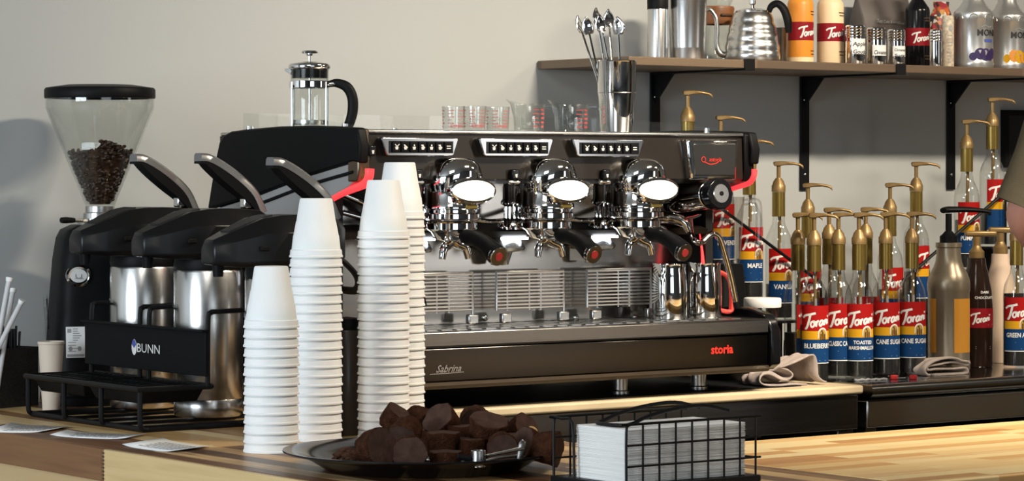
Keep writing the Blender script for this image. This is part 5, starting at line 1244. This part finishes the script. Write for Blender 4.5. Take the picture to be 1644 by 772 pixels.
# blender beside the machine
p = onY(1163, 280, 4.935)
t = thing('blender', 'blender with clear jug on a black base behind the steam wand', 'blender', (p.x, 4.935, TOP))
MB().loft([sq(.055, .055, z, .5) if i == 0 else sq(w, w, z, .5) for i, (w, z) in enumerate(((.055, 0), (.058, .006), (.058, .06), (.050, .15), (.040, .20), (.036, .262)))]).build('motor_base', 'black', t, smooth=45)
q = MB().lathe([(0, .264), (.034, .264), (.036, .268), (.046, .412), (.047, .414), (.045, .414), (.034, .270), (0, .268)], 40).build('jug', 'acrylic', t)
dq = Vector((C_, -S_, 0)); zu = Vector((0, 0, 1)); MB().tube([dq*.044+zu*.402, dq*.070+zu*.404, dq*.078+zu*.392, dq*.078+zu*.33, dq*.076+zu*.28], .0075, 10, 3, flat=(1, 1.4)).build('handle', 'acrylic', t)
p = onY(1224, 280, 4.76)
t = thing('jar', 'small glass jar with white lid behind the drip tray corner', 'jar', (p.x, 4.76, TOP+.0006))
MB().lathe([(0, 0), (.032, 0), (.034, .004), (.034, .150), (.030, .164), (.030, .170), (.028, .170), (.032, .149), (.030, .006), (0, .005)], 36).build('glass_body', 'glass2', t)
MB().lathe([(0, .007), (.0295, .007), (.0295, .13), (0, .132)], 32).build('contents', 'peach', t)
MB().lathe([(0, .1705), (.041, .1705), (.042, .173), (.042, .188), (.040, .191), (0, .191)], 40).build('lid', 'whitepl', t)
# red clips and a braided cord on the steel top
for px, lab in ((1435, 'left red plastic clip lying on the steel counter top'), (1466, 'right red plastic clip lying on the steel counter top')):
    p = onH(px, 609, TOP); t = thing('plastic_clip', lab, 'clip', (p.x, p.y, TOP+.0004), -.5, 'red clips on the steel counter')
    MB().box((0, 0, .005), (.017, .012, .010)).build('clip_body', 'redpl', t, bevel=.002); MB().box((.018, 0, .003), (.020, .003, .003)).build('clip_pin', 'steel', t, bevel=.0008)
p0 = onH(1372, 610, TOP+.003); p1 = onH(1424, 608, TOP+.003); n = 13; b = MB()
b.tube([p0.lerp(p1, k/12)+Vector((0, .0015*math.sin(k*2.4), .001*math.cos(k*2.4))) for k in range(13)], [.0030 if k % 2 else .0022 for k in range(13)], 8)
tag(b.build('braided_cord', 'lgrey'), 'short grey braided cord lying in front of the bottles', 'cord')
# ------------------------------------------------------------------ towels
def towel(name, prof, depth, org, ux, uy, m, label, wr, th, n=70, seed=1):
    P = catmull([Vector((a, c, 0)) for a, c in prof], 6); r = random.Random(seed); ph = [r.uniform(0, 6) for _ in range(6)]
    ux = Vector(ux).normalized(); uy = Vector(uy).normalized(); N = len(P)-1
    def fn(a, v):
        f_ = a*N; i = min(int(f_), N-1); p = P[i].lerp(P[i+1], f_-i)
        h = max(0, p.y); d = depth*(v*(1-.25*math.sin(a*3+ph[0])) + .06*math.sin(a*9+ph[1]))
        zz = p.y*(1-.30*v*v) + wr*(math.sin(14*v+9*a+ph[2])*.5+math.sin(23*v-15*a+ph[3])*.35)*min(1, h/.012)
        xx = p.x*(1-.12*v) + wr*1.2*math.sin(11*v+ph[4]+a*6)*min(1, h/.012)
        return Vector(org) + ux*xx + uy*d + Vector((0, 0, max(.0025, zz)))
    o = MB().grid(fn, n, 16).build(name, m, smooth=80, solid=th); tag(o, label, 'towel'); return o
p = onH(1221, 622, TOP)
towel('towel', [(.125, .0025), (.080, .004), (.055, .003), (.020, .004), (.003, .010), (.0, .022), (.010, .031), (.030, .030), (.055, .018), (.070, .014), (.084, .017), (.086, .024), (.070, .033), (.050, .038), (.075, .046), (.105, .058), (.128, .068), (.140, .064), (.146, .045), (.150, .022), (.165, .010), (.178, .006)], .10, (p.x, p.y, TOP), (1, -.12, 0), (.15, 1, 0), 'cloth', 'crumpled greyish pink towel with looped folds on the cream counter', .0045, .0035, seed=3)
p = onH(1483, 604, TOP); 
towel('towel', [(.020, .003), (.090, .003), (.122, .004), (.128, .010), (.120, .016), (.090, .014), (.030, .015), (.012, .013), (.004, .017), (.010, .023), (.040, .026), (.080, .031), (.112, .026), (.124, .023), (.130, .026), (.124, .031), (.105, .033), (.085, .040), (.050, .040), (.020, .034), (.0, .022), (-.003, .012), (.006, .004), (.015, .003)], .075, (p.x, p.y-.01, TOP), (1, -.05, 0), (.05, 1, 0), 'cloth2', 'folded off white towel on the steel top before the champagne bottle', .0020, .0045, seed=5)
# ------------------------------------------------------------------ framed picture on the wall
a = onY(1606, 269, YW); c = onY(1690, 178, YW); w = c.x-a.x; h = c.z-a.z
t = thing('framed_picture', 'small dark picture in a black frame on the back wall', 'picture', ((a.x+c.x)/2, YW-.001, a.z))
b = MB(); f_ = .014
for q in (((-w/2, -.018, 0), (w/2, 0, f_)), ((-w/2, -.018, h-f_), (w/2, 0, h)), ((-w/2, -.018, f_), (-w/2+f_, 0, h-f_)), ((w/2-f_, -.018, f_), (w/2, 0, h-f_))): b.box2(*q)
b.build('frame', 'blackm', t)
b = MB(); b.mi = 0; b.box2((-w/2+f_+.0004, -.008, f_+.0004), (w/2-f_-.0004, -.002, h-f_-.0004)); fn = planemap((0, -.0081, 0), (1, 0, 0), (0, 0, 1))
b.mi = 1; b.udisc(fn, .0, h*.62, .016, .020, 1); b.udisc(fn, -.004, h*.40, .020, .022, 1); b.uline(fn, [(-.03, h*.25), (.01, h*.3), (.03, h*.2)], .006, 1)
b.build('print', ['nearblack', 'bagc'], t)
# ------------------------------------------------------------------ the barista at the right edge, elbow in view
ox, oy = 4.648, 4.08
per = thing('person', 'person in an olive t-shirt at the right edge, only a bent elbow showing', 'person', (ox, oy, 0))
V = {}; E_ = []; RAD = {}
def J(n, p, r, par=None):
    V[n] = Vector(p); RAD[n] = r
    if par: E_.append((par, n))
J('pelvis', (0, 0, 1.0), (.15, .10)); J('waist', (0, .005, 1.14), (.135, .095), 'pelvis'); J('chest', (0, 0, 1.34), (.16, .105), 'waist'); J('collar', (0, -.01, 1.50), (.10, .075), 'chest')
J('neck', (0, .0, 1.58), (.055, .055), 'collar'); J('jaw', (0, .025, 1.655), (.060, .070), 'neck'); J('skull', (0, .02, 1.74), (.076, .092), 'jaw'); J('crown', (0, .01, 1.80), (.055, .065), 'skull')
J('nose', (0, .118, 1.70), (.012, .012), 'skull')
def chain(s, tag_, hand):
    J('sh'+tag_, (s*.165, .0, 1.515), (.068, .066), 'collar'); J('ua'+tag_, (s*.206, .02, 1.42), (.050, .050), 'sh'+tag_); J('el'+tag_, (s*.246, .055, 1.300), (.043, .043), 'ua'+tag_)
    el = V['el'+tag_]; h = Vector(hand); J('fa'+tag_, el.lerp(h, .4), (.040, .038), 'el'+tag_); J('wr'+tag_, el.lerp(h, .97), (.026, .022), 'fa'+tag_)
    d = (h-el).normalized(); side = d.cross(Vector((0, 0, 1))).normalized()
    J('pm'+tag_, h+d*.045, (.034, .016), 'wr'+tag_)
    for k, (o, L) in enumerate(((-.030, .062), (-.010, .072), (.010, .068), (.030, .052))):
        b0 = h+d*.085+side*o; J('f%d%s0' % (k, tag_), b0, (.0095, .009), 'pm'+tag_); J('f%d%s1' % (k, tag_), b0+d*L*.5+Vector((0, 0, -.012)), (.0085, .0085), 'f%d%s0' % (k, tag_)); J('f%d%s2' % (k, tag_), b0+d*L*.72+Vector((0, 0, -.036)), (.0075, .0075), 'f%d%s1' % (k, tag_))
    tb = h+d*.03+side*(-.035*s); J('t%s0' % tag_, tb, (.012, .011), 'pm'+tag_); J('t%s1' % tag_, tb+d*.035+side*(-.018*s), (.010, .009), 't%s0' % tag_); J('t%s2' % tag_, tb+d*.058+side*(-.014*s)+Vector((0, 0, -.012)), (.008, .008), 't%s1' % tag_)
chain(-1, 'l', (.02, .205, 1.20)); chain(1, 'r', (.19, .22, 1.17))
for s, g in ((-1, 'l'), (1, 'r')):
    J('hip'+g, (s*.095, 0, .92), (.090, .092), 'pelvis'); J('th'+g, (s*.10, .01, .70), (.075, .078), 'hip'+g); J('kn'+g, (s*.105, .015, .50), (.056, .058), 'th'+g); J('ca'+g, (s*.108, -.01, .34), (.054, .056), 'kn'+g); J('an'+g, (s*.11, -.02, .09), (.036, .038), 'ca'+g); J('ba'+g, (s*.115, .09, .035), (.040, .026), 'an'+g); J('to'+g, (s*.118, .165, .026), (.034, .020), 'ba'+g)
names = list(V); me = bpy.data.meshes.new('body'); me.from_pydata([tuple(V[n]) for n in names], [(names.index(a), names.index(b_)) for a, b_ in E_], [])
bo = bpy.data.objects.new('body', me); C.objects.link(bo); bo.parent = per; me.materials.append(M['skin'])
sk = bo.modifiers.new('skin', 'SKIN'); sk.use_smooth_shade = True
for i, n in enumerate(names):
    d = me.skin_vertices[0].data[i]; d.radius = RAD[n]; d.use_root = (n == 'pelvis')
ss = bo.modifiers.new('sub', 'SUBSURF'); ss.levels = 2; ss.render_levels = 2
def ell(c, rx, ry, n=28, tilt=0): return [Vector((c[0]+rx*math.cos(2*PI*k/n), c[1]+ry*math.sin(2*PI*k/n), c[2]+tilt*math.cos(2*PI*k/n))) for k in range(n)]
b = MB(); b.loft([ell((0, 0, .93), .185, .135), ell((0, 0, 1.0), .185, .135), ell((0, .005, 1.14), .175, .130), ell((0, 0, 1.30), .195, .140), ell((0, 0, 1.42), .200, .132), ell((0, -.005, 1.50), .185, .105), ell((0, -.005, 1.555), .11, .082), ell((0, 0, 1.575), .072, .070)], False)
for g, s in (('l', -1), ('r', 1)):
    a0_, a1_, a2_ = V['sh'+g], V['ua'+g], V['el'+g]
    b.tube([a0_+Vector((-s*.06, 0, .01)), a0_+Vector((s*.002, 0, .0)), a1_, a1_.lerp(a2_, .55), a1_.lerp(a2_, .85)], [.075, .080, .071, .067, .066], 20)
b.build('t_shirt', 'olive', per, smooth=60)
b = MB(); b.loft([ell((0, 0, 1.02), .178, .128), ell((0, 0, .94), .180, .130), ell((0, 0, .84), .175, .125)])
for g, s in (('l', -1), ('r', 1)):
    b.tube([V['hip'+g]+Vector((0, 0, -.02)), V['th'+g], V['kn'+g], V['ca'+g], V['an'+g]+Vector((0, 0, -.01))], [.104, .092, .076, .072, .066], 20)
b.build('trousers', 'denim', per, smooth=60)
for g, s in (('l', -1), ('r', 1)):
    a_ = V['an'+g]; MB().loft([[Vector((a_.x+x*w, a_.y+y, z_)) for x, y in ((-1, -.065), (-.6, -.085), (.6, -.085), (1, -.065), (1.05, .12), (.8, .20), (0, .235), (-.8, .20), (-1.05, .12))] for w, z_ in ((.046, 0), (.050, .02), (.046, .06))] + [[Vector((a_.x+x*.045, a_.y+y*.9, .095 - max(0, y)*.15)) for x, y in ((-1, -.065), (-.6, -.085), (.6, -.085), (1, -.065), (1.0, .06), (.8, .09), (0, .10), (-.8, .09), (-1.0, .06))]]).build('shoe', 'blackm', per, smooth=60)
b = MB(); R = []
for z_, rx, ry, cy in ((1.66, .070, .055, -.045), (1.70, .086, .080, -.028), (1.75, .092, .098, -.010), (1.80, .084, .094, .004), (1.835, .058, .066, .008), (1.85, .02, .024, .008)): R.append(ell((0, cy, z_), rx, ry))
b.loft(R).build('hair', 'hair', per, smooth=60)
for s in (-1, 1):
    e = MB().sphere((s*.031, .098, 1.725), .0125, 14, 10).build('eye', 'lwhite', per); MB().sphere((s*.031, .1085, 1.725), (.0055, .003, .0055), 10, 6).build('iris', 'lbrown', e)
    MB().sphere((s*.080, .015, 1.70), (.010, .022, .032), 12, 8).build('ear', 'skin', per)
MB().tube([(-.024, .098, 1.662), (0, .106, 1.659), (.024, .098, 1.662)], [.002, .0055, .002], 8).build('mouth', 'pinkpr', per)
